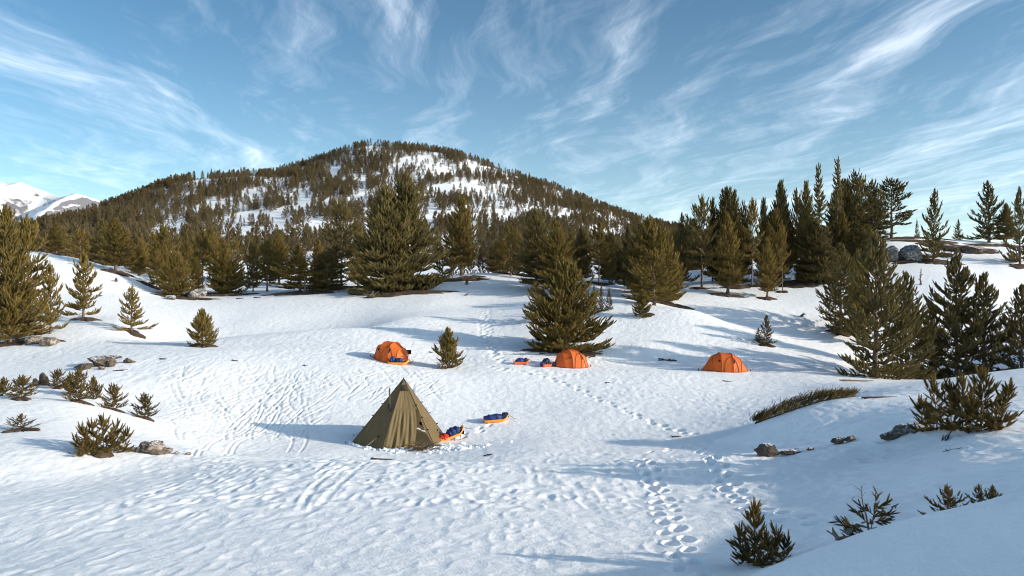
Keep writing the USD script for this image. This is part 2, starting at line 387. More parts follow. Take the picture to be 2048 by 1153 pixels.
def groove(points, width, depth):
    p = np.array([on_line(*q)[:2] for q in points])
    t = np.linspace(0, 1, len(p))
    tt = np.linspace(0, 1, 60)
    from scipy.interpolate import PchipInterpolator
    GROOVES.append((np.stack([PchipInterpolator(t, p[:, 0])(tt), PchipInterpolator(t, p[:, 1])(tt)], 1), width, depth))


for o in (0, 13, 60, 74):
    groove([(385 + o, 912, 25.5), (430 + o * 0.8, 880, 31.5), (500 + o * 0.6, 850, 36), (520 + o * 0.6, 800, 39)], 0.05, 0.028)
for o in (0, 14, 40, 52):
    groove([(452 + o, 880, 33), (462 + o, 850, 36), (500 + o, 815, 38.3), (560 + o * 0.7, 770, 41)], 0.05, 0.028)
groove([(575, 905, 29), (585, 850, 36), (560, 800, 39), (590, 745, 42.6)], 0.05, 0.028)
groove([(600, 905, 29), (612, 850, 36), (578, 800, 39), (600, 745, 42.6)], 0.05, 0.028)
groove([(640, 1010, 17.3), (690, 960, 20.6), (735, 925, 24.5)], 0.08, 0.02)
groove([(600, 1020, 16.8), (640, 965, 20.3), (690, 928, 24)], 0.08, 0.02)
_r2 = np.random.default_rng(5)
for _k in range(620):                          # the trampled and scored slope above the big tent
    c, r = _r2.uniform(340, 880), _r2.uniform(742, 878)
    if r > 905 - 0.33 * (c - 340) and c > 640 and r > 800:
        continue
    d = np.interp(r, [742, 765, 800, 845, 880], [43, 41.6, 39.3, 36.5, 33.8])
    p = on_line(c, r, d)[:2]
    a = _r2.choice([0.5, -0.6]) + _r2.normal(0, 0.3)
    L = _r2.uniform(0.3, 1.3)
    q = np.linspace(-L, L, 9)
    GROOVES.append((p + np.stack([np.sin(a) * q, np.cos(a) * q + 0.1 * q * q], 1), _r2.uniform(0.035, 0.065), _r2.uniform(0.012, 0.032)))


def relief(x, y):
    """Sun cups, wind ripples, footprints and tracks, as a height to add to land()."""
    r = np.hypot(x, y)
    out = np.zeros_like(r)
    near = (r > 4) & (r < 75) & (np.abs(np.arctan2(x, y)) < 0.8)
    xn, yn = x[near], y[near]
    rn = r[near]
    wx, wy = xn + 0.35 * N2(xn, yn, 0.9, 21, 2), yn + 0.35 * N2(xn, yn, 0.9, 22, 2)
    cups = np.abs(N2(wx, wy * 0.55, 0.27, 31, 1)) * 2 + 0.8 * np.abs(N2(wx, wy * 0.7, 0.55, 32, 1)) + 0.35 * N2(wx, wy * 0.7, 0.12, 34, 1)
    rip = N2(xn * 1.0 + yn * 0.2, yn * 4.5 - xn * 1.2, 1.1, 33, 3)
    smooth_knoll = np.exp(-(((xn + 17.5) / 6.5) ** 2 + ((yn - 29.5) / 4.0) ** 2))
    amount = (0.40 + 0.55 * smoothstep(0.38, 0.62, meshkit.fbm(np.stack([xn / 7, yn / 7, 0 * xn], -1), 2, 41))) * (1 - 0.9 * smooth_knoll)
    amount *= np.where(rn < 11, smoothstep(7, 11, rn) * 0.7 + 0.3, 1.0)
    rightmound = smoothstep(0.14, 0.24, np.arctan2(xn, yn)) * smoothstep(26, 22, rn)
    amount *= 1 - 0.45 * rightmound
    amount *= 1 - 0.5 * smoothstep(26, 31, rn)
    h = amount * (0.082 * (0.35 - cups)) + 0.018 * rip * (1 - 0.5 * smoothstep(27, 33, rn)) * (1 - 0.8 * smooth_knoll)
    near_mound = smoothstep(0.2, 0.3, np.arctan2(xn, yn)) * smoothstep(10.8, 9.6, rn)
    h *= 1 - 0.8 * near_mound
    pts = np.stack([xn, yn], 1)
    from scipy.spatial import cKDTree
    tree = cKDTree(pts)
    for px, py, a, ha, hb, dep in PRINTS:
        i = np.array(tree.query_ball_point((px, py), 0.75), int)
        if not len(i):
            continue
        dx, dy = pts[i, 0] - px, pts[i, 1] - py
        s, t = dx * math.sin(a) + dy * math.cos(a), dx * math.cos(a) - dy * math.sin(a)
        e = np.sqrt((s / ha) ** 2 + (t / hb) ** 2) * (1 + 0.55 * N2(pts[i, 0], pts[i, 1], 0.13, 51, 2))
        h[i] += -dep * (1 - smoothstep(0.62, 1.08, e)) + 0.12 * dep * np.exp(-((e - 1.25) / 0.22) ** 2)
    for line, w, dep in GROOVES:
        seg = line[1:] - line[:-1]
        L = max(np.linalg.norm(seg, axis=1).max(), 0.02)
        step = max(1, int(np.ceil(L / (w * 0.8))))
        fine = np.vstack([line[0]] + [line[k] + seg[k] * (m / step) for k in range(len(seg)) for m in range(1, step + 1)])
        ft = cKDTree(fine)
        lo, hi = fine.min(0) - 3 * w, fine.max(0) + 3 * w
        i = np.nonzero((pts[:, 0] > lo[0]) & (pts[:, 0] < hi[0]) & (pts[:, 1] > lo[1]) & (pts[:, 1] < hi[1]))[0]
        if not len(i):
            continue
        dd, _ = ft.query(pts[i], distance_upper_bound=3 * w)
        dd = np.where(np.isfinite(dd), dd, 9.0) / w
        h[i] += -dep * np.exp(-dd ** 2) + 0.4 * dep * np.exp(-((dd - 1.7) / 0.5) ** 2)
    out[near] = h * smoothstep(75, 55, rn)
    return out


def build_ground():
    front = np.linspace(-0.70, 0.70, 860)
    side = np.linspace(0.70, 2 * np.pi - 0.70, 110)[1:-1]
    th = np.concatenate([front, side])
    rr = np.concatenate([[0.4, 1, 2, 3, 4], np.geomspace(5, 9, 22)[:-1], np.geomspace(9, 26, 360)[:-1], np.geomspace(26, 52, 240)[:-1], np.geomspace(52, 105, 120)[:-1], np.geomspace(105, 700, 110)[:-1], np.geomspace(700, 7400, 14)])
    R, T = np.meshgrid(rr, th, indexing="ij")
    X, Y = R * np.sin(T), R * np.cos(T)
    Z = land(X, Y) + relief(X, Y)
    nr, nt = R.shape
    v = np.stack([X, Y, Z], -1).reshape(-1, 3)
    i, j = np.meshgrid(np.arange(nr - 1), np.arange(nt), indexing="ij")
    a, b, c, d = i * nt + j, i * nt + (j + 1) % nt, (i + 1) * nt + (j + 1) % nt, (i + 1) * nt + j
    f = np.concatenate([np.stack([a, c, b], -1).reshape(-1, 3), np.stack([a, d, c], -1).reshape(-1, 3)])
    v = np.vstack([v, [0, 0, float(land(0.0, 0.0))]])
    s = np.arange(nt)
    f = np.vstack([f, np.stack([np.full(nt, len(v) - 1), s, np.roll(s, -1)], 1)[:, [0, 2, 1]]])
    n = np.cross(v[f[:, 1]] - v[f[:, 0]], v[f[:, 2]] - v[f[:, 0]])
    if np.mean(n[:, 2]) < 0:
        f = f[:, ::-1]
    return v, f


def snow_material():
    n = {"g": ("geometry", {}),
         "n1": ("noise_texture", {"scale": 2.2, "detail": 6.0, "roughness": 0.6}),
         "n2": ("noise_texture", {"scale": 24.0, "detail": 4.0, "roughness": 0.65}),
         "n3": ("noise_texture", {"scale": 0.35, "detail": 4.0}),
         "m": ("math", {"math_type": "multiply_add", "value2": 0.22}),
         "b": ("bump", {"strength": 0.7, "distance": 0.10}),
         "r": ("rgb_ramp", {"ramp": [(0.3, (0.88, 0.90, 0.92)), (0.7, (0.92, 0.935, 0.945))]}),
         "p": ("principled_bsdf", {"roughness": 0.62, "specular_ior_level": 0.25})}
    l = [("g.position", "n1.vector"), ("g.position", "n2.vector"), ("g.position", "n3.vector"), ("n2.fac", "m.value1"), ("n1.fac", "m.value3"), ("m.value", "b.height"),
         ("b.normal", "p.normal"), ("n3.fac", "r.fac"), ("r.color", "p.base_color")]
    return mat("snow", n, l)


SNOW = snow_material()
tag(mesh_prim("/World/snow_ground", build_ground(), SNOW, smooth=True), "snow covered ground rising from the foreground to a wooded mountain", None, None, "structure")

# ------------------------------------------------------------------ materials of the plants
def foliage(name, dark, light, trans=0.22):
    n = {"tc": ("texture_coordinate", {}), "oi": ("object_info", {}),
         "n": ("noise_texture", {"scale": 3.5, "detail": 3.0}),
         "wn": ("geometry", {}),
         "s": ("math", {"math_type": "multiply_add", "value2": 0.34}),
         "s2": ("math", {"math_type": "multiply_add", "value2": 0.22, "value3": 0.0}),
         "r": ("rgb_ramp", {"ramp": [(0.28, dark), (0.84, light)]}),
         "d": ("principled_bsdf", {"roughness": 0.8, "specular_ior_level": 0.12}), "t": ("translucent_bsdf", {}),
         "m": ("mix_closure", {"fac": trans})}
    l = [("tc.object", "n.vector"), ("wn.random_per_island", "s.value1"), ("n.fac", "s.value3"), ("oi.random", "s2.value1"), ("s.value", "s2.value3"), ("s2.value", "r.fac"),
         ("r.color", "d.base_color"), ("r.color", "t.color"), ("d.BSDF", "m.closure1"), ("t.BSDF", "m.closure2")]
    return mat(name, n, l, surface="m.closure")


NEEDLE_GOLD = foliage("golden_needles", (0.068, 0.058, 0.020), (0.33, 0.228, 0.062), 0.36)
NEEDLE_DARK = foliage("dark_needles", (0.056, 0.052, 0.026), (0.25, 0.190, 0.066), 0.36)
NEEDLE_FAR = foliage("far_needles", (0.060, 0.052, 0.034), (0.20, 0.145, 0.066), 0.25)
NEEDLE_NEAR = foliage("near_needles", (0.055, 0.046, 0.018), (0.25, 0.165, 0.05), 0.28)
BARK = simple("bark", (0.16, 0.115, 0.085), 0.9, 0.4, 9.0, 0.01)
DEADWOOD = simple("dead_wood", (0.20, 0.16, 0.13), 0.85, 0.35, 12.0, 0.01)
EARTH = simple("bare_earth", (0.075, 0.048, 0.032), 0.95, 0.55, 2.5, 0.05)
DRYSTEM = simple("dry_stems", (0.17, 0.105, 0.05), 0.9, 0.4, 6.0)


# ------------------------------------------------------------------ conifers
def brush(n, width, needle, spread, seed, core=0.0):
    """A shoot set with needles, one unit long along +x."""
    r = np.random.default_rng(seed)
    s = np.sort(r.uniform(0.0, 1.0, n))
    s[-max(2, n // 7):] = 1.0
    a = np.arange(n) * 2.399963 + r.uniform(0, 0.5, n)
    sp = np.where(s >= 1.0, spread * r.uniform(0.15, 0.8, n), spread * r.uniform(0.8, 1.15, n))
    rad = np.stack([np.zeros(n), np.cos(a), np.sin(a)], 1)
    tan = np.stack([np.zeros(n), -np.sin(a), np.cos(a)], 1)
    base = np.stack([s * 0.92, np.zeros(n), np.zeros(n)], 1)
    tip = base + needle * r.uniform(0.8, 1.2, n)[:, None] * (np.cos(sp)[:, None] * np.array([1.0, 0, 0]) + np.sin(sp)[:, None] * rad)
    v = np.stack([base - tan * width, base + tan * width, tip], 1).reshape(-1, 3)
    f = np.arange(3 * n).reshape(-1, 3)
    if core:                                 # the dense middle of the brush
        cv, cf = tube(np.array([[0.0, 0, 0], [0.35, 0, 0], [0.8, 0, 0], [1.12, 0, 0]]), np.array([0.5, 1.0, 0.9, 0.12]) * core, 4, cap=False)
        v, f = np.vstack([v, cv]), np.vstack([f, cf + len(v)])
    return v, f


def place_shoots(template, pos, direc, scale, rng):
    v, f = template
    d = unit(direc)
    ref = np.where(np.abs(d[:, 2:]) < 0.9, [[0, 0, 1.0]], [[1.0, 0, 0]])
    a = unit(np.cross(d, ref))
    b = np.cross(d, a)
    w = rng.uniform(0, 2 * np.pi, len(d))[:, None]
    a, b = a * np.cos(w) + b * np.sin(w), b * np.cos(w) - a * np.sin(w)
    out = pos[:, None] + scale[:, None, None] * (v[None, :, :1] * d[:, None] + v[None, :, 1:2] * a[:, None] + v[None, :, 2:] * b[:, None])
    k = len(v)
    return out.reshape(-1, 3), (f[None] + (np.arange(len(pos)) * k)[:, None, None]).reshape(-1, 3)


def conifer(seed, H, R, profile, base=0.05, gap=0.38, per=5, shoot=0.30, template=None, e0=(-8, 48), up=35, trunk=0.02, wob=0.03, keep=1.0, start=0.2, sub=0.42, dense=0.62, flat=0.0, sway=0.0, rough=0.22, lift=0.42):
    """Trunk, limbs and needles of one conifer with its foot at the origin. profile(t) is the crown's radius (of R) from its foot, t = 0, to its top."""
    g = np.random.default_rng(seed)
    hs = np.linspace(0, 1, 12)
    bend = np.cumsum(g.normal(0, wob * H / 12, (12, 2)), 0)
    bend += np.outer(hs ** 2, [sway * H, 0])
    axis = np.stack([bend[:, 0], bend[:, 1], hs * H], 1)
    axis[0, :2] = 0
    rad = trunk * H * (1 - hs * 0.93)
    rad[0] *= 1.5
    tr = tube(np.vstack([axis[0] - [0, 0, 0.06 * H], axis]), np.r_[rad[0] * 1.1, rad], 7)
    hb = base * H
    pos, direc, scl, limbs = [], [], [], []
    h = hb
    lobes = g.uniform(0, 2 * np.pi, 3)
    while h < H * 0.985:
        t = (h - hb) / (H - hb)
        n = max(3, int(round(per * (1 - 0.35 * t))))
        az0 = g.uniform(0, 2 * np.pi)
        for k in range(n):
            if g.uniform() > keep:
                continue
            az = az0 + 2 * np.pi * k / n + g.normal(0, 0.25)
            hh = min(h + g.normal(0, gap * 0.28), H * 0.99)
            L = R * profile(t) * g.uniform(1 - rough * 1.3, 1 + rough) * (1 + 0.10 * np.cos(2 * az + lobes[0]) + 0.08 * np.cos(3 * az + lobes[1] + 4 * t))
            if L < 0.25 * shoot:
                L = 0.25 * shoot
            c0 = np.array([np.interp(hh, axis[:, 2], axis[:, 0]), np.interp(hh, axis[:, 2], axis[:, 1]), hh])
            el = math.radians(e0[0] + (e0[1] - e0[0]) * t + g.normal(0, 7))
            m = 6
            pts, ds = [c0], []
            a2 = az
            for i in range(m):
                e = el + math.radians(up) * (i / (m - 1)) ** 1.6
                a2 += g.normal(0, 0.06)
                d = np.array([math.cos(e) * math.cos(a2), math.cos(e) * math.sin(a2), math.sin(e)])
                ds.append(d)
                pts.append(pts[-1] + d * L / m)
            pts, ds = np.array(pts), np.array(ds)
            if L > 0.5 * shoot:
                br = trunk * H * 0.34 * min(1.0, 0.35 + L / R * 0.65) * (1 - 0.5 * t)
                limbs.append(tube(pts, np.linspace(br, br * 0.25, m + 1), 3, cap=False))
            s = start * L
            while s < L:
                i = min(int(s / L * m), m - 1)
                p, d = pts[i] + ds[i] * (s - i * L / m), ds[i]
                sidev = unit(np.cross(d, [0, 0, 1.0]))
                for sg in (-1, 1):
                    l2 = min(sub * L, (L - s) * 0.75 + 0.15 * shoot) * g.uniform(0.6, 1.15)
                    d2 = unit(d * 0.75 + sidev * sg * g.uniform(0.6, 1.1) + np.array([0, 0, 0.25 * (1 - flat) + g.normal(0, 0.12)]))
                    q = 0.0
                    while True:
                        pos.append(p + d2 * q)
                        direc.append(d2 * 0.8 + d * 0.25 + sidev * g.normal(0, 0.35) + np.array([0, 0, (lift + g.normal(0, 0.22)) * (1 - flat)]))
                        scl.append(shoot * g.uniform(0.7, 1.1))
                        q += shoot * dense * 1.25
                        if q > l2:
                            break
                if g.uniform() < 0.6:
                    pos.append(p)
                    direc.append(d + np.array([g.normal(0, 0.3), g.normal(0, 0.3), 0.9]))
                    scl.append(shoot * g.uniform(0.6, 0.95))
                s += shoot * dense
            pos.append(pts[-1])
            direc.append(ds[-1] + np.array([0, 0, 0.25]))
            scl.append(shoot * g.uniform(0.8, 1.15))
        h += gap * g.uniform(0.75, 1.25) * (1 - 0.45 * t)
    for q in np.arange(0.90 if base < 0.8 else 0.97, 1.0, max(0.02, 0.5 * shoot / H)):
        pos.append(np.array([np.interp(q, hs, axis[:, 0]), np.interp(q, hs, axis[:, 1]), q * H]))
        direc.append(np.array([g.normal(0, 0.3), g.normal(0, 0.3), 1.0]))
        scl.append(shoot * 0.8)
    pos.append(axis[-1])
    direc.append(np.array([0, 0, 1.0]))
    scl.append(shoot)
    crown = place_shoots(template, np.array(pos), np.array(direc), np.array(scl), g)
    return tr, cat_mesh(limbs) if limbs else None, crown


MID = brush(24, 0.055, 0.27, 0.95, 1, 0.12)
NEAR = brush(150, 0.012, 0.26, 0.95, 2, 0.085)
FAR = brush(8, 0.13, 0.50, 0.80, 3, 0.14)

cone = lambda t: (1 - t) ** 0.62 * (0.82 + 0.25 * min(1, t * 4))
full = lambda t: (1 - t ** 1.5) ** 0.85 * (0.80 + 0.25 * min(1, t * 5)) + 0.02
narrow = lambda t: (1 - t) ** 1.0 * 0.9 + 0.12 * (1 - t)
umbrella = lambda t: math.sqrt(max(0.0, 1 - (2 * t - 0.75) ** 2 / 1.6)) * (1 - t ** 4) * 0.95 + 0.05
oval = lambda t: (math.sin(math.pi * min(1, 0.22 + 0.78 * t)) ** 0.75) * (1 - 0.25 * t)
spire = lambda t: 0.12 + 0.88 * (1 - t) ** 1.7
tiers = lambda t: (1 - t) ** 0.72 * (0.86 + 0.14 * math.cos(t * 38))

KINDS = {
    # name: (height, radius, needles, arguments)
    "bushy_a": (6.0, 2.5, NEEDLE_GOLD, dict(profile=full, base=0.03, gap=0.33, per=8, template=MID, shoot=0.370, up=38)),
    "bushy_b": (8.5, 3.0, NEEDLE_DARK, dict(profile=full, base=0.05, gap=0.42, per=8, template=MID, shoot=0.454, up=30, e0=(-14, 42), wob=0.05, rough=0.34)),
    "bushy_c": (2.2, 0.75, NEEDLE_GOLD, dict(profile=full, base=0.05, gap=0.17, per=6, template=MID, shoot=0.240, up=40, e0=(0, 55))),
    "tier_a": (5.0, 1.75, NEEDLE_GOLD, dict(profile=tiers, base=0.14, gap=0.36, per=5, template=MID, shoot=0.360, up=50, e0=(-6, 40), sub=0.30, keep=0.94, trunk=0.022)),
    "tier_b": (6.0, 2.1, NEEDLE_DARK, dict(profile=tiers, base=0.10, gap=0.42, per=5, template=MID, shoot=0.400, up=52, e0=(-10, 42), sub=0.30, keep=0.9)),
    "tall_a": (9.0, 2.2, NEEDLE_GOLD, dict(profile=cone, base=0.16, gap=0.38, per=7, template=MID, shoot=0.420, up=38, e0=(-10, 50), rough=0.3)),
    "tall_b": (9.0, 2.3, NEEDLE_DARK, dict(profile=cone, base=0.10, gap=0.38, per=7, template=MID, shoot=0.420, up=34, e0=(-14, 46), rough=0.3)),
    "tall_c": (8.0, 2.4, NEEDLE_DARK, dict(profile=cone, base=0.02, gap=0.50, per=6, template=MID, shoot=0.400, up=44, e0=(-10, 45), keep=0.92, rough=0.26, sub=0.36)),
    "spire_a": (10.5, 1.75, NEEDLE_DARK, dict(profile=spire, base=0.06, gap=0.46, per=5, template=MID, shoot=0.420, up=34, e0=(-16, 36), keep=0.9, trunk=0.014)),
    "bare_a": (8.0, 1.7, NEEDLE_GOLD, dict(profile=oval, base=0.36, gap=0.46, per=5, template=MID, shoot=0.420, up=36, e0=(-8, 50), trunk=0.016, rough=0.34, keep=0.9)),
    "bare_b": (8.0, 2.2, NEEDLE_DARK, dict(profile=umbrella, base=0.26, gap=0.55, per=5, template=MID, shoot=0.454, up=34, e0=(-12, 36), trunk=0.02, rough=0.36, keep=0.85, wob=0.05)),
    "loose_a": (6.5, 2.2, NEEDLE_GOLD, dict(profile=oval, base=0.12, gap=0.48, per=5, template=MID, shoot=0.437, up=34, e0=(-6, 44), rough=0.36, keep=0.9, wob=0.07)),
    "sapling_a": (1.2, 0.50, NEEDLE_NEAR, dict(profile=cone, base=0.10, gap=0.16, per=5, template=NEAR, shoot=0.190, lift=0.26, up=36, e0=(2, 52), sub=0.34, trunk=0.016, dense=0.72)),
    "sapling_b": (0.9, 0.46, NEEDLE_NEAR, dict(profile=cone, base=0.06, gap=0.14, per=5, template=NEAR, shoot=0.150, lift=0.26, up=36, e0=(4, 52), sub=0.30, trunk=0.018, keep=0.9, dense=0.75)),
    "sapling_c": (0.9, 0.34, NEEDLE_NEAR, dict(profile=full, base=0.06, gap=0.12, per=5, template=NEAR, shoot=0.165, up=46, e0=(8, 58), sub=0.34, trunk=0.018, dense=0.72)),
}
FARKINDS = {
    "far_a": (6.5, 1.7, NEEDLE_FAR, dict(profile=full, base=0.05, gap=0.85, per=5, template=FAR, shoot=0.75, up=30, e0=(0, 50), start=0.45, sub=0.2, dense=0.75)),
    "far_b": (6.5, 1.5, NEEDLE_FAR, dict(profile=oval, base=0.12, gap=0.85, per=5, template=FAR, shoot=0.75, up=30, e0=(0, 50), start=0.45, sub=0.2, dense=0.75)),
    "far_c": (7.0, 1.4, NEEDLE_FAR, dict(profile=cone, base=0.06, gap=0.85, per=5, template=FAR, shoot=0.70, up=30, e0=(0, 50), start=0.4, sub=0.2, dense=0.75)),
}


def prototype(name, spec, seed):
    H, R, needles, kw = spec
    tr, limbs, crown = conifer(seed, H, R, **kw)
    path = f"/World/{name}_kind"
    stage.CreateClassPrim(path)
    usdkit.mesh(stage, path + "/trunk", tr, BARK, smooth=True)
    if limbs is not None:
        usdkit.mesh(stage, path + "/branches", limbs, BARK)
    usdkit.mesh(stage, path + "/crown", crown, needles)
    half = np.percentile(np.hypot(crown[0][:, 0], crown[0][:, 1]), 98.5)
    return path, float(crown[0][:, 2].max()), float(half)


PROTO = {k: prototype(k, s, 100 + i) for i, (k, s) in enumerate({**KINDS, **FARKINDS}.items())}
_tr = np.random.default_rng(77)


def stand(kind, name, label, category, loc, height, width, group=None, rot=None, sink=0.03):
    path, H, half = PROTO[kind]
    p = np.array(loc, float)
    sz = height / (H * (1 - sink))
    sxy = width / (2 * half)
    x = UsdGeom.Xform.Define(stage, "/World/" + numbered(name))
    x.AddTranslateOp().Set(Gf.Vec3d(float(p[0]), float(p[1]), float(p[2] - sink * H * sz)))
    x.AddRotateZOp().Set(float(_tr.uniform(0, 360) if rot is None else rot))
    x.AddScaleOp().Set(Gf.Vec3f(float(sxy), float(sxy), float(sz)))
    prim = x.GetPrim()
    prim.GetReferences().AddInternalReference(path)
    prim.SetInstanceable(True)
    tag(prim, label, category, group)
    return prim


def plant(kind, column, top, foot, d, width, label, name="pine_tree", category="pine tree", group=None, foot_column=None, rot=None):
    """Stand a tree where its foot shows at (column, foot) about d metres away, tall enough to reach the row of its top."""
    p = on_line(foot_column or column, foot, d)
    h = (CY - top) / FOCAL * p[1] - p[2]
    return stand(kind, name, label, category, p, h, width / FOCAL * p[1], group, rot)


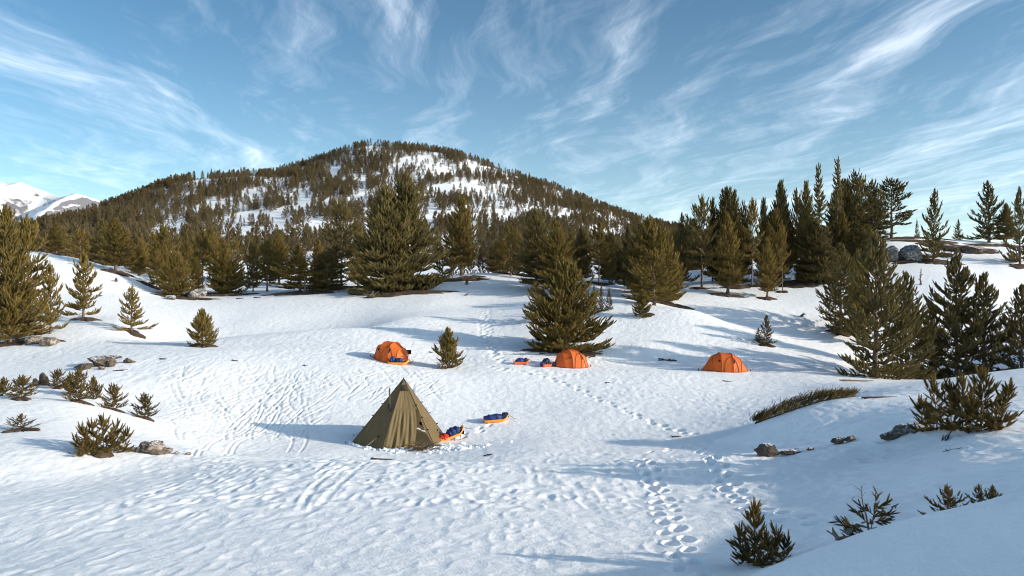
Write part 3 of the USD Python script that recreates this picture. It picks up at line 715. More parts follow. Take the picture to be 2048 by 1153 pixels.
TREES = [
    # kind, column, top, foot, distance, crown width, label
    ("tall_a", 14, 405, 690, 53, 118, "tall golden pine cut by the left edge of the photo, tallest of its clump"),
    ("bare_a", 57, 426, 664, 55, 96, "second tallest golden pine of the left clump, with gaps showing snow"),
    ("loose_a", 62, 566, 680, 50, 96, "short bushy pine in front of the tall left clump, on a rocky earth patch"),
    ("tier_a", 100, 520, 668, 54, 78, "half hidden pine with upturned branches on the right flank of the left clump"),
    ("loose_a", 20, 540, 690, 51, 84, "shaggy lower pine at the left edge, in front of the tallest one"),
    ("tier_a", 166, 497, 639, 60, 98, "broad tiered pine alone on the lit left slope, bare earth at its trunk"),
    ("tier_a", 264, 567, 666, 56, 78, "neat small tiered pine at the foot of the lit left slope"),
    ("bushy_c", 404, 615, 693, 48.5, 62, "small dense pine alone on the shoulder left of the orange tents"),
    ("tall_a", 113, 443, 507, 83, 46, "slim golden pine on the left hill crest, just right of the tall clump"),
    ("tall_a", 231, 433, 543, 78, 78, "big golden pine with pale visible trunk on the left hill crest"),
    ("tall_b", 205, 437, 535, 88, 60, "dark pine tucked behind the big golden pine on the left hill crest"),
    ("loose_a", 160, 455, 520, 96, 64, "dark rounded pine low behind the left hill crest, left of the big golden one"),
    ("tall_a", 277, 473, 552, 80, 38, "narrow pine right beside the big golden pine on the left hill"),
    ("loose_a", 313, 495, 574, 78, 40, "pale olive round topped pine on the left hill crest, right of the narrow pine"),
    ("tall_a", 331, 488, 572, 84, 30, "thin golden pine tip rising right behind the pale round topped pine"),
    ("bushy_a", 352, 500, 594, 75, 72, "dense green pine above the pale rocks, left of a golden slender one"),
    ("tall_a", 392, 512, 590, 75.5, 36, "slender golden pine standing against the dense pine above pale rocks"),
    ("loose_a", 330, 446, 560, 105, 66, "spreading golden pine with visible boughs behind the dense pine above the rocks"),
    ("tall_a", 373, 462, 560, 102, 36, "rounded golden pine top left of the forked pine in the middle belt"),
    ("bare_a", 405, 459, 578, 92, 50, "knobbly golden pine, tallest in the left part of the middle belt"),
    ("bare_a", 428, 464, 580, 90, 46, "bare stemmed golden pine right of the knobbly one in the middle belt"),
    ("bushy_a", 453, 496, 590, 79, 84, "large pear shaped green pine at the snow edge of the middle belt"),
    ("loose_a", 468, 472, 570, 97, 56, "broad golden topped pine behind the pear shaped green pine"),
    ("loose_a", 506, 476, 584, 84, 44, "golden pine with one leaning rounded top in the middle belt"),
    ("bare_a", 534, 479, 584, 82, 60, "golden pine with two thin pale trunks at the snow edge"),
    ("tall_a", 558, 464, 570, 98, 60, "pointed golden pine behind the two pale trunks"),
    ("loose_a", 600, 508, 584, 81, 116, "wide low dark pine with dead boughs at its foot"),
    ("bushy_b", 652, 500, 582, 83, 96, "sprawling low dark pine left of the pine with a crooked trunk"),
    ("tall_a", 597, 486, 570, 93, 52, "pale golden pine top behind the wide low dark pine"),
    ("tall_a", 637, 478, 570, 96, 48, "small golden pine behind the sprawling low dark pine"),
    ("bare_b", 682, 392, 576, 82, 84, "tall pine with round bushy head and crooked bare trunk"),
    ("loose_a", 716, 440, 574, 87, 62, "dark pine between the round headed pine and the giant double topped one"),
    ("bushy_b", 812, 340, 580, 79, 150, "taller, pointed half of the giant double topped pine in mid picture"),
    ("bushy_b", 772, 366, 585, 77, 158, "left, broader half of the giant double topped pine in mid picture"),
    ("loose_a", 884, 488, 566, 83, 56, "small golden pine beside the right foot of the giant pine"),
    ("tall_a", 924, 388, 551, 82, 82, "tall golden pine right of the giant one, standing at the snow crest"),
    ("loose_a", 1022, 444, 552, 86, 74, "dark drooping pine above a dark root bank, left of the twin pines"),
    ("tall_b", 1074, 414, 580, 75, 96, "left, taller pine of the twin pines behind the big bushy one"),
    ("tall_a", 1114, 440, 590, 73, 88, "right, golden edged pine of the twin pines behind the big bushy one"),
    ("bushy_a", 1132, 511, 703, 52, 166, "big bushy pine standing behind the middle orange tent"),
    ("loose_a", 1072, 562, 645, 56, 62, "low pine with bare snowy boughs on the left of the big bushy pine"),
    ("tall_b", 1163, 453, 562, 90, 56, "dark pine left of the bare trunked pine in the gap"),
    ("bare_a", 1198, 441, 560, 82, 60, "bare trunked pine with golden head in the gap right of the bushy pine"),
    ("tall_a", 1219, 476, 570, 88, 36, "narrow pine just right of the bare trunked pine"),
    ("tall_b", 1256, 450, 578, 85, 44, "narrow dark pine at the left edge of the dense group above the lit rib"),
    ("tall_b", 1283, 443, 588, 72, 76, "left dark pine of the dense group above the lit rib"),
    ("bushy_a", 1302, 427, 600, 69, 112, "tallest pine of the dense group above the lit rib"),
    ("bushy_a", 1328, 452, 602, 68, 84, "golden right pine of the dense group above the lit rib"),
    ("loose_a", 1308, 496, 609, 64.5, 120, "front pine of the dense group, its low boughs reaching right over snow"),
    ("bushy_c", 1285, 577, 635, 59.5, 40, "squat golden sapling on the lit rib in front of the dense group"),
    ("tier_b", 1202, 569, 626, 60, 26, "middle one of three little pines right of the big bushy pine"),
    ("tier_b", 1218, 576, 622, 61, 26, "right one of three little pines right of the big bushy pine"),
    ("tier_b", 1189, 569, 630, 59.5, 26, "left one of three little pines, touching the big bushy pine"),
    ("tier_b", 1362, 423, 572, 94, 66, "low dark pine at the left end of the right hand wood"),
    ("bare_b", 1404, 386, 574, 82, 74, "tall dark pine with long bare trunk near the left end of the right wood"),
    ("tall_b", 1453, 370, 566, 91, 92, "broad dark pine crowning the left part of the right wood"),
    ("tall_b", 1468, 376, 566, 94, 54, "second top close behind the broad dark pine of the right wood"),
    ("tall_a", 1455, 422, 588, 76, 74, "grey green pine standing forward on snow with a bare earth ring"),
    ("tall_b", 1425, 392, 566, 96, 42, "narrow dark pine between the bare trunk and the broad dark pine"),
    ("loose_a", 1486, 397, 566, 95, 46, "golden fringed pine just right of the broad dark pine"),
    ("bare_a", 1504, 393, 574, 85, 52, "thin pine with bare stem in the middle of the right wood"),
    ("tall_b", 1527, 392, 566, 93, 40, "slim dark pine right of the thin bare stemmed pine"),
    ("tall_a", 1534, 471, 596, 75, 52, "young pine standing forward on snow, low boughs over a round earth patch"),
    ("loose_a", 1553, 411, 566, 87, 56, "golden knobbly pine behind the young forward pine"),
    ("tall_b", 1561, 357, 560, 91, 68, "tall triangular pine in the middle of the right wood"),
    ("bare_a", 1565, 447, 584, 78, 30, "spindly leaning pine beside the young forward pine"),
    ("bare_a", 1594, 373, 556, 88, 40, "thin trunked golden pine left of the tall spires"),
    ("tall_b", 1612, 358, 560, 92, 58, "dark pine right against the left spire"),
    ("spire_a", 1636, 323, 566, 83, 76, "left one of the two tall spires, dense and dark below"),
    ("spire_a", 1672, 311, 540, 87, 66, "right one of the two tall spires, the highest tree in the photo"),
    ("bushy_b", 1632, 440, 566, 81, 92, "dark bushy pine with grey dead limbs below the left spire"),
    ("bare_b", 1709, 335, 520, 91, 70, "tall pine right of the highest spire with gappy crown"),
    ("bare_b", 1744, 355, 508, 93, 60, "dark gappy pine between two spreading ones on the right ridge"),
    ("bare_b", 1784, 353, 472, 94, 108, "wide spreading pine with bare trunk on the ridge above the pale boulders"),
    ("tall_a", 1685, 419, 540, 84, 46, "golden pine below the highest spire"),
    ("bushy_b", 1722, 455, 540, 86, 84, "dark thick pine left of the pale boulders"),
    ("tier_b", 1867, 375, 524, 85, 82, "lone tiered pine with long trunk beside the pale boulders"),
    ("tier_b", 1916, 438, 482, 93, 26, "tiny pine on the skyline between the lone tiered pine and the large one"),
    ("tier_b", 1834, 438, 465, 95, 14, "tiniest pine tip on the skyline left of the lone tiered pine"),
    ("tier_b", 1978, 359, 485, 94, 104, "large open tiered pine on the skyline near the right edge"),
    ("tall_a", 2012, 405, 488, 97, 46, "small golden pine squeezed between the two skyline pines at right"),
    ("tier_b", 2040, 371, 530, 84, 78, "pine cut by the right edge on the upper snow slope"),
    ("tall_c", 1680, 484, 664, 60, 104, "olive pine at the left end of the front right group, trunk foot showing"),
    ("tall_a", 1717, 496, 690, 57.5, 66, "half hidden pine between the olive one and the tallest front right pine"),
    ("tall_c", 1750, 458, 768, 54, 165, "tallest pine of the front right group, gold at its tip"),
    ("tall_c", 1812, 540, 770, 53, 116, "dark pointed pine in the middle of the front right group"),
    ("tall_c", 1862, 602, 770, 55.5, 92, "low dark pine filling the gap left of the sunlit front right pine"),
    ("tall_c", 1914, 503, 768, 53, 146, "pine of the front right group with its right flank in bright sun"),
    ("tall_c", 1968, 542, 768, 55, 122, "pine just behind the sunlit one in the front right group"),
    ("tall_c", 2044, 565, 768, 55, 112, "dark pine of the front right group cut by the right edge"),
    ("tier_b", 1532, 628, 690, 57.3, 46, "small open pine alone in the shaded bowl above the right orange tent"),
    ("tier_b", 1516, 655, 683, 57.6, 22, "little side stem left of the small open pine in the shaded bowl"),
    ("bushy_c", 897, 652, 737, 45.6, 58, "dense little pine between the left and middle orange tents"),
]
for k, c, t, f, d, w, lab in TREES:
    plant(k, c, t, f, d, w, lab)

_f = np.random.default_rng(99)
for _i in range(9):
    c, d = _f.uniform(120, 760), _f.uniform(88, 118)
    row = CY - float(land((c - CX) / FOCAL * d, d)) / d * FOCAL
    plant(("tall_a", "loose_a", "bare_a", "tall_b")[_i % 4], c, row - _f.uniform(4.2, 7.2) / d * FOCAL, row, d, _f.uniform(44, 66), "pine in the thick of the middle belt, mostly hidden by the front row", group="pines filling the middle belt")
for _i in range(16):
    c, d = _f.uniform(980, 1390), _f.uniform(86, 115)
    row = CY - float(land((c - CX) / FOCAL * d, d)) / d * FOCAL
    plant(("tall_b", "loose_a", "tall_a", "tall_b")[_i % 4], c, row - _f.uniform(4.2, 6.8) / d * FOCAL, row, d, _f.uniform(44, 66), "dark pine in the gaps behind the big bushy pine and dense group", group="pines behind the big bushy pine")
for _i in range(15):
    c, d = _f.uniform(1365, 1765), _f.uniform(88, 106)
    row = CY - float(land((c - CX) / FOCAL * d, d)) / d * FOCAL
    plant(("tall_b", "tall_b", "loose_a", "bare_b")[_i % 4], c, row - _f.uniform(5.5, 9.0) / d * FOCAL, row, d, _f.uniform(56, 84), "dark pine in the thick of the right wood, mostly hidden by others", group="pines filling the right wood")

SAPLINGS = [
    ("sapling_c", 6, 752, 789, 32.6, 40, "little pine cut by the left edge on the lit knoll"),
    ("sapling_a", 43, 748, 797, 32, 62, "spreading little pine second from the left on the knoll crest"),
    ("sapling_a", 116, 736, 776, 34, 46, "little pine behind the knoll crest beside two dark stones"),
    ("sapling_c", 140, 745, 792, 33, 34, "low pine touching the left side of the tallest knoll pine"),
    ("sapling_a", 158, 733, 805, 32, 58, "tallest little pine on the knoll crest, on its own earth hummock"),
    ("sapling_c", 188, 749, 800, 32.8, 36, "narrow little pine touching the right side of the tallest knoll pine"),
    ("sapling_a", 226, 764, 820, 32, 54, "little pine on the knoll crest, second from its right end"),
    ("sapling_a", 289, 783, 837, 32.2, 52, "last little pine at the right end of the knoll crest"),
    ("sapling_b", 42, 826, 858, 27.6, 58, "squat seedling in a hollow on the left side of the knoll face"),
    ("sapling_b", 1895, 966, 1052, 11.7, 88, "seedling half sunk behind the near snow bank at lower right"),
    ("sapling_b", 1958, 966, 1020, 11.5, 52, "small seedling right of the half sunk one behind the snow bank"),
    ("sapling_c", 1986, 968, 1010, 11.4, 34, "smallest seedling tip at the far right behind the snow bank"),
    ("sapling_c", 232, 555, 564, 74, 8, "tiny dark seedling on the lit slope below the big golden pine"),
    ("sapling_c", 934, 557, 570, 79, 9, "tiny dark seedling at the snow crest below the tall golden pine"),
]
for k, c, t, f, d, w, lab in SAPLINGS:
    plant(k, c, t, f, d, w, lab, "pine_sapling", "sapling")


# ---- bushes of several stems: each a thing with its stems' parts
def clump(name, label, category, stems, needles=NEEDLE_NEAR, seed=1, finger=0.24):
    """stems: (column, top, foot, distance, width, lean)"""
    g = np.random.default_rng(seed)
    base = on_line(*stems[0][:1], stems[0][2], stems[0][3])
    t = thing(name, label, category, base)
    for i, (c, top, foot, d, w, sway) in enumerate(stems):
        p = on_line(c, foot, d)
        h = (CY - top) / FOCAL * p[1] - p[2]
        R = w / 2 / FOCAL * p[1]
        tr, limbs, crown = conifer(seed * 50 + i, h, R, full, base=0.08, gap=finger * 0.72, per=4, shoot=finger, template=NEAR, up=26, e0=(0, 52), sub=0.38, lift=0.22, trunk=0.018, dense=0.72, sway=sway, keep=0.92)
        off = p - base - [0, 0, 0.03]
        part(t, "stem", (tr[0] + off, tr[1]), BARK, True)
        if limbs is not None:
            part(t, "branches", (limbs[0] + off, limbs[1]), BARK)
        part(t, "foliage", (crown[0] + off, crown[1]), needles)
    return t


clump("pine_bush", "many stemmed pine bush in front of the knoll, beside the round boulder", "bush",
      [(207, 840, 908, 24.6, 46, 0.0), (190, 850, 909, 24.5, 46, -0.12), (228, 852, 906, 24.7, 44, 0.14), (176, 862, 911, 24.3, 40, -0.25), (244, 866, 904, 24.9, 40, 0.3), (163, 880, 912, 24.2, 30, -0.3)], seed=3)
clump("pine_bush", "large many stemmed pine bush on the mound at the right edge", "bush",
      [(1962, 748, 862, 18.9, 84, 0.0), (1925, 764, 862, 18.8, 66, -0.02), (1874, 768, 862, 18.7, 72, -0.10), (1903, 776, 866, 18.4, 60, -0.05), (2000, 782, 860, 19.0, 60, 0.25),
       (1853, 806, 862, 18.8, 50, -0.25), (1945, 806, 866, 18.4, 60, 0.05), (1990, 810, 862, 18.7, 60, 0.2)], seed=4)
clump("pine_bush", "low dense pine bush at lower right, beside the deep footprints", "bush",
      [(1509, 1014, 1128, 11.4, 74, 0.0), (1545, 1066, 1128, 11.35, 52, 0.12), (1568, 1078, 1118, 11.5, 40, 0.22), (1492, 1062, 1128, 11.4, 40, -0.2), (1530, 1080, 1131, 11.3, 50, 0.05)], seed=5, finger=0.15)


def scraggly():
    """The bent, half dead young pine on roots at the lower right."""
    base = on_line(1725, 1095, 11.7)
    t = thing("scrawny_pine", "bent scrawny young pine with a dead top, over bare roots at lower right", "sapling", base)
    s = base[1] / FOCAL
    P = lambda c, r, y=0.0: np.array([(c - 1725) * s, y, (1095 - r) * s])
    part(t, "stem", tube([P(1735, 1115), P(1738, 1080), P(1733, 1050), P(1725, 1020), P(1722, 985)], [0.018, 0.016, 0.012, 0.008, 0.003], 6), BARK, True)
    twigs = []
    for c0, r0, c1, r1 in [(1724, 1000, 1702, 984), (1725, 1012, 1708, 1010), (1723, 992, 1731, 984), (1722, 996, 1710, 992), (1728, 1030, 1716, 1034), (1725, 1008, 1734, 1000), (1730, 1040, 1712, 1028), (1702, 984, 1697, 987), (1710, 1010, 1702, 1018)]:
        twigs.append(tube([P(c0, r0), P((c0 + c1) / 2, (r0 + r1) / 2 - 2, 0.01), P(c1, r1)], [0.004, 0.003, 0.0015], 4))
    part(t, "dead_twigs", cat_mesh(twigs), DEADWOOD)
    g = np.random.default_rng(8)
    pos, dr, sc, limbs = [], [], [], []
    for c0, r0, c1, r1, n in [(1742, 1075, 1752, 1003, 9), (1746, 1050, 1775, 1040, 6), (1746, 1060, 1780, 1058, 7), (1748, 1035, 1768, 1022, 5), (1746, 1045, 1722, 1028, 5), (1738, 1066, 1714, 1040, 7), (1740, 1072, 1780, 1072, 7),
                              (1735, 1085, 1690, 1058, 8), (1730, 1090, 1680, 1062, 8), (1735, 1080, 1765, 1088, 6), (1730, 1092, 1700, 1085, 8), (1728, 1095, 1690, 1096, 8), (1745, 1085, 1755, 1100, 5)]:
        y = g.uniform(-0.12, 0.12)
        a, b = P(c0, r0), P(c1, r1, y)
        limbs.append(tube([a, (a + b) / 2 + [0, 0, 0.01], b], [0.007, 0.005, 0.003], 4))
        for q in np.linspace(0.15, 1, int(n * 1.8)):
            pos.append(a + (b - a) * q)
            dr.append(unit(b - a) + g.normal(0, 0.5, 3))
            sc.append(g.uniform(0.09, 0.15))
    part(t, "branches", cat_mesh(limbs), BARK)
    part(t, "foliage", place_shoots(NEAR, np.array(pos), np.array(dr), np.array(sc), g), NEEDLE_NEAR)
    roots = []
    for pts in [[(1740, 1110), (1705, 1092), (1675, 1090), (1655, 1078)], [(1735, 1112), (1700, 1100), (1690, 1110), (1695, 1122)], [(1690, 1080), (1715, 1066), (1740, 1072)], [(1752, 1110), (1770, 1118), (1782, 1124)], [(1672, 1090), (1668, 1080), (1664, 1070)], [(1740, 1116), (1728, 1108), (1722, 1120)]]:
        q = np.array([P(c, r, g.uniform(-0.08, 0.05)) for c, r in pts])
        roots.append(tube(q, np.linspace(0.035, 0.010, len(q)), 6))
    part(t, "roots", cat_mesh(roots), DEADWOOD, True)


scraggly()


def juniper():
    base = on_line(1600, 815, 30.3)
    t = thing("creeping_juniper", "long creeping juniper lining the rim of the low right mound", "shrub", base)
    g = np.random.default_rng(12)
    pos, dr, sc, stems = [], [], [], []
    line = [(1510, 850, 30.4), (1530, 842, 30.5), (1560, 830, 30.7), (1600, 815, 30.8), (1640, 803, 30.8), (1670, 797, 30.7), (1712, 793, 30.6)]
    q = np.array([on_line(*p) for p in line])
    seg = np.linspace(0, 1, len(q))
    stems.append(tube(q - base + [0, 0, 0.05], 0.03, 5))
    for _ in range(1300):
        s = g.uniform(0, 1) ** 0.9
        tall = 0.10 + 0.30 * math.sin(math.pi * min(1, 0.12 + s * 0.8)) ** 0.7
        p = np.array([np.interp(s, seg, q[:, k]) for k in range(3)]) + [g.normal(0, 0.06), g.normal(0.15, 0.28), 0]
        p[2] = max(p[2], float(land(p[0], p[1]))) + g.uniform(0, tall * 0.8)
        pos.append(p - base)
        dr.append(np.array([0.55 + g.normal(0, 0.3), g.normal(-0.1, 0.4), 0.75 + g.normal(0, 0.2)]))
        sc.append(g.uniform(0.16, 0.30) * (0.7 + tall * 0.6))
    part(t, "stem", cat_mesh(stems), BARK)
    part(t, "foliage", place_shoots(brush(40, 0.03, 0.22, 0.9, 7), np.array(pos), np.array(dr), np.array(sc), g), NEEDLE_NEAR)


juniper()


# ---- the wooded mountain and the wood below it
def forest():
    g = np.random.default_rng(2024)
    openings = [(352, 446, 24, 20), (405, 358, 20, 9), (480, 455, 26, 10), (505, 424, 40, 7), (560, 432, 34, 8), (640, 445, 34, 9), (612, 402, 14, 18), (668, 337, 14, 10), (722, 378, 18, 26), (735, 440, 12, 22), (748, 296, 14, 8),
                (838, 318, 36, 8), (875, 338, 44, 9), (900, 372, 42, 11), (955, 372, 44, 12), (990, 392, 40, 11), (940, 420, 28, 13), (990, 428, 26, 9), (862, 430, 10, 34), (890, 480, 10, 22), (1062, 414, 36, 8), (1000, 335, 18, 8),
                (1080, 352, 18, 6), (1232, 462, 18, 8), (1100, 468, 22, 9), (1292, 442, 15, 6), (782, 350, 8, 16), (310, 470, 18, 9), (450, 480, 20, 8), (700, 470, 16, 12), (940, 460, 20, 12), (560, 372, 14, 7), (500, 385, 14, 6), (960, 332, 20, 6), (1130, 425, 16, 6)]
    found = []
    tries = 0
    while tries < 75000:
        tries += 1
        d = math.exp(g.uniform(math.log(100), math.log(640)))
        if g.uniform() > (d / 640) ** 1.1:
            continue
        c = g.uniform(-120, 1480)
        x = (c - CX) / FOCAL * d
        z = float(land(x, d))
        row = CY - z / d * FOCAL
        if d < 320 and (row > 560 or c > 1400):
            continue
        size = g.uniform(3.0, 5.6) if d > 300 else g.uniform(3.5, 6.0)
        hp = size / d * FOCAL
        s = 0
        for cx, cy, rx, ry in openings:
            e = ((c - cx) / rx) ** 2 + ((row - 0.5 * hp - cy) / (ry + 0.28 * hp)) ** 2
            s = max(s, math.exp(-e * e * 0.6))
        if g.uniform() < s * 0.9:
            continue
        cl = float(meshkit.fbm(np.array([x / 15, d / 30, 0.0]), 3, 61))
        want = (0.9 if c < 1040 else 1.15) * (0.6 if d < 430 else 1.0)
        if d > 300 and g.uniform() > want * max(0.20, smoothstep(0.28, 0.60, cl)) * 1.15:
            continue
        if d <= 300 and g.uniform() > 0.20 * smoothstep(0.38, 0.55, cl) * (0.5 if d < 180 else 1.0):
            continue

        found.append((size / d, x, d, z, size, int(g.integers(0, 3)), g.uniform(0, 360), g.uniform(0.8, 1.25)))
    found.sort(key=lambda q: -q[0])
    return found


FOREST = forest()
ONE_BY_ONE = 118
for _s, x, y, z, h, k, rot, wd in FOREST[:ONE_BY_ONE]:
    kind = ("far_a", "far_b", "far_c")[k]
    H, R = PROTO[kind][1], PROTO[kind][2]
    stand(kind, "mountain_pine", "pine in the wood that climbs from behind the middle belt up the mountain", "pine tree", (x, y, z), h, 2 * R * h / H * wd, "pines at the foot of the wooded mountain", rot)
inst = UsdGeom.PointInstancer.Define(stage, "/World/mountain_forest")
tag(inst.GetPrim(), "mass of small dark pines covering the wooded mountain up to its crest", "forest", None, "stuff")
_paths = []
for i, (k, s) in enumerate(FARKINDS.items()):
    H, R, needles, kw = s
    tr, limbs, crown = conifer(300 + i, H, R, **{**kw, "start": 0.55, "dense": 0.9})
    p = UsdGeom.Xform.Define(stage, f"/World/mountain_forest/pine_kind_{'abc'[i]}")
    usdkit.mesh(stage, str(p.GetPath()) + "/crown", crown, needles)
    usdkit.mesh(stage, str(p.GetPath()) + "/trunk", tr, BARK)
    _paths.append(p.GetPath())
inst.CreatePrototypesRel().SetTargets(_paths)
_rest = FOREST[ONE_BY_ONE:]
inst.CreateProtoIndicesAttr(Vt.IntArray([q[5] for q in _rest]))
inst.CreatePositionsAttr(Vt.Vec3fArray([Gf.Vec3f(float(q[1]), float(q[2]), float(q[3] - 0.2)) for q in _rest]))
inst.CreateOrientationsAttr(Vt.QuathArray([Gf.Quath(math.cos(math.radians(q[6]) / 2), 0, 0, math.sin(math.radians(q[6]) / 2)) for q in _rest]))
inst.CreateScalesAttr(Vt.Vec3fArray([Gf.Vec3f(float(q[4] / 6.6 * q[7]), float(q[4] / 6.6 * q[7]), float(q[4] / 6.6)) for q in _rest]))


# ------------------------------------------------------------------ snowy range far behind on the left
def far_range():
    crest = [(-900, 330, 5200), (-500, 350, 5000), (-250, 340, 4800), (-120, 352, 4600), (-40, 372, 4500), (0, 364, 4400), (16, 370, 4400), (40, 364, 4400), (62, 374, 4400), (90, 384, 4400), (125, 394, 4300), (135, 391, 4100), (150, 386, 4000), (170, 392, 4000), (190, 399, 4050), (230, 408, 4200), (300, 430, 4300), (420, 470, 4400), (560, 520, 4500)]
    cols = np.linspace(-900, 560, 260)
    cc = np.array(crest, float)
    row, dist = np.interp(cols, cc[:, 0], cc[:, 1]), np.interp(cols, cc[:, 0], cc[:, 2])
    k = np.linspace(-1.0, 1.0, 121)
    C, K = np.meshgrid(cols, k, indexing="ij")
    D = dist[:, None] + 1500 * K
    X = (dist[:, None] * (C - CX) / FOCAL) + 0 * K
    top = -(row - CY)[:, None] / FOCAL * dist[:, None]
    spur = 0.5 + 0.5 * np.sin(C / 26 + 3 * meshkit.fbm(np.stack([C / 60, K * 2, 0 * C], -1), 3, 5) + 1.5 * K)
    fall = np.abs(K) ** (0.75 + 0.35 * spur)
    Z = top * (1 - fall) - 250 * fall
    edge = np.minimum(1, np.abs(K) * 6)
    ridge = np.abs(meshkit.fbm(np.stack([X / 420, D / 420, 0 * X], -1), 5, 8) - 0.5) * 2
    Z = Z + edge * (130 * (0.35 - ridge)) * (1 - 0.3 * np.abs(K)) + 16 * (meshkit.fbm(np.stack([X / 110, D / 110, 0 * X], -1), 4, 9) - 0.5)
    v = np.stack([X, D, Z], -1).reshape(-1, 3)
    nk = len(k)
    i, j = np.meshgrid(np.arange(len(cols) - 1), np.arange(nk - 1), indexing="ij")
    a, b, c, d = i * nk + j, (i + 1) * nk + j, (i + 1) * nk + j + 1, i * nk + j + 1
    f = np.concatenate([np.stack([a, b, c], -1).reshape(-1, 3), np.stack([a, c, d], -1).reshape(-1, 3)])
    n = {"g": ("geometry", {}), "s": ("separate_xyz", {}), "n": ("noise_texture", {"scale": 0.022, "detail": 8.0, "roughness": 0.68}),
         "m": ("math", {"math_type": "multiply_add", "value2": 0.55}), "r": ("rgb_ramp", {"ramp": [(0.985, (0.17, 0.16, 0.17)), (1.03, (0.86, 0.87, 0.89))]}),
         "h": ("math", {"math_type": "multiply", "value2": 0.97}), "p": ("principled_bsdf", {"roughness": 0.8})}
    # bare rock where the slope is steep
    n["sub"] = ("math", {"math_type": "subtract", "value2": 0.66})
    n["r"] = ("rgb_ramp", {"ramp": [(0.18, (0.13, 0.13, 0.15)), (0.30, (0.86, 0.87, 0.89))]})
    m = mat("snow_and_rock", n, [("g.normal", "s.vector"), ("g.position", "n.vector"), ("n.fac", "m.value1"), ("s.z", "h.value1"), ("h.value", "m.value3"), ("m.value", "sub.value1"), ("sub.value", "r.fac"), ("r.color", "p.base_color")])
    tag(mesh_prim("/World/snowy_mountains", (v, f), m, True), "distant snowy mountains with rocky ribs behind the wood at left", None, None, "structure")


far_range()


# ------------------------------------------------------------------ bare earth melted free under the pines
def earth_patch(column, row, d, rx, ry, seed, name="bare_earth", height=0.10, lumps=1.0, label="bare brown earth melted free of snow"):
    p = on_line(column, row, d)
    g = np.random.default_rng(seed)
    na, nr = 72, 9
    a = np.linspace(0, 2 * np.pi, na, endpoint=False)
    edge = np.clip(1 + 0.24 * sum(g.normal(0, 1) / (k + 1) ** 0.7 * np.cos((k + 2) * a + g.uniform(0, 6)) for k in range(15)), 0.35, 1.7)
    rr = np.linspace(0, 1, nr)[1:]
    R, A = np.meshgrid(rr, a, indexing="ij")
    x = p[0] + R * edge[None] * rx * np.cos(A)
    y = p[1] + R * edge[None] * ry * np.sin(A)
    z = land(x, y) + relief_far(x, y) + height * (1 - R ** 2) * (0.5 + lumps * meshkit.noise(np.stack([x * 2.3, y * 2.3, 0 * x + seed], -1), 4)) + 0.012 - 0.10 * (R > 0.99)
    z[-1] = land(x[-1], y[-1]) - 0.06
    c = np.array([[p[0], p[1], float(land(p[0], p[1])) + height]])
    v = np.vstack([c, np.stack([x, y, z], -1).reshape(-1, 3)])
    f = [[0, 1 + k, 1 + (k + 1) % na] for k in range(na)]
    for i in range(nr - 2):
        for k in range(na):
            q, w = 1 + i * na + k, 1 + i * na + (k + 1) % na
            f += [[q, q + na, w + na], [q, w + na, w]]
    prim = mesh_prim("/World/" + numbered(name), (v, np.array(f)), EARTH, False)
    tag(prim, label, None, None, "structure")


def relief_far(x, y):
    return np.full_like(np.asarray(x, float), 0.02)


_k = 0
for c, r, d, rx, ry in [(62, 682, 50, 1.9, 0.9), (20, 690, 51, 1.2, 0.6), (172, 641, 60, 0.95, 0.7), (268, 667, 56, 0.8, 0.6), (408, 694, 48.5, 0.75, 0.5), (236, 546, 77.5, 1.6, 1.0), (116, 510, 82, 0.9, 0.6), (300, 572, 76, 1.2, 0.6),
                        (370, 598, 74.5, 3.0, 0.9), (455, 592, 78.5, 2.4, 0.8), (600, 588, 80, 3.3, 0.8), (690, 577, 81, 2.2, 0.8), (800, 588, 76.5, 4.6, 1.2), (905, 562, 79, 3.2, 0.7), (940, 556, 80.5, 1.6, 0.5), (1040, 550, 84, 2.8, 0.7),
                        (1125, 704, 51.6, 2.3, 0.9), (1195, 568, 81, 1.6, 0.8), (1318, 606, 64.4, 2.6, 0.9), (1295, 632, 59.6, 0.5, 0.3), (1400, 578, 81, 0.9, 0.5), (1452, 592, 75.5, 1.4, 0.8), (1490, 574, 83, 2.4, 0.8), (1534, 599, 74.8, 0.8, 0.5), (1565, 585, 77.5, 0.5, 0.4),
                        (1610, 572, 81, 1.8, 0.8), (1600, 566, 84, 3.0, 1.2), (1790, 476, 92, 5.5, 1.5), (1860, 486, 91.5, 4.0, 1.4), (1835, 522, 85.2, 3.6, 0.9), (1880, 526, 84.6, 2.4, 0.8), (1940, 500, 90, 3.4, 1.4), (1990, 492, 92.5, 3.4, 0.8), (1975, 505, 88, 1.6, 0.6), (2042, 534, 83.6, 1.5, 0.8),
                        (1684, 666, 59.6, 1.1, 0.6), (1533, 692, 57, 0.5, 0.3), 
                        (43, 800, 31.8, 0.38, 0.24), (162, 806, 31.8, 0.42, 0.26), (228, 821, 31.8, 0.36, 0.24), (292, 839, 32, 0.34, 0.2), (44, 862, 27.4, 0.42, 0.3), (120, 777, 33.8, 0.3, 0.22), (205, 910, 24.4, 0.45, 0.22)]:
    _k += 1
    earth_patch(c, r, d, rx, ry, 40 + _k, height=0.16 if d > 45 else 0.08)


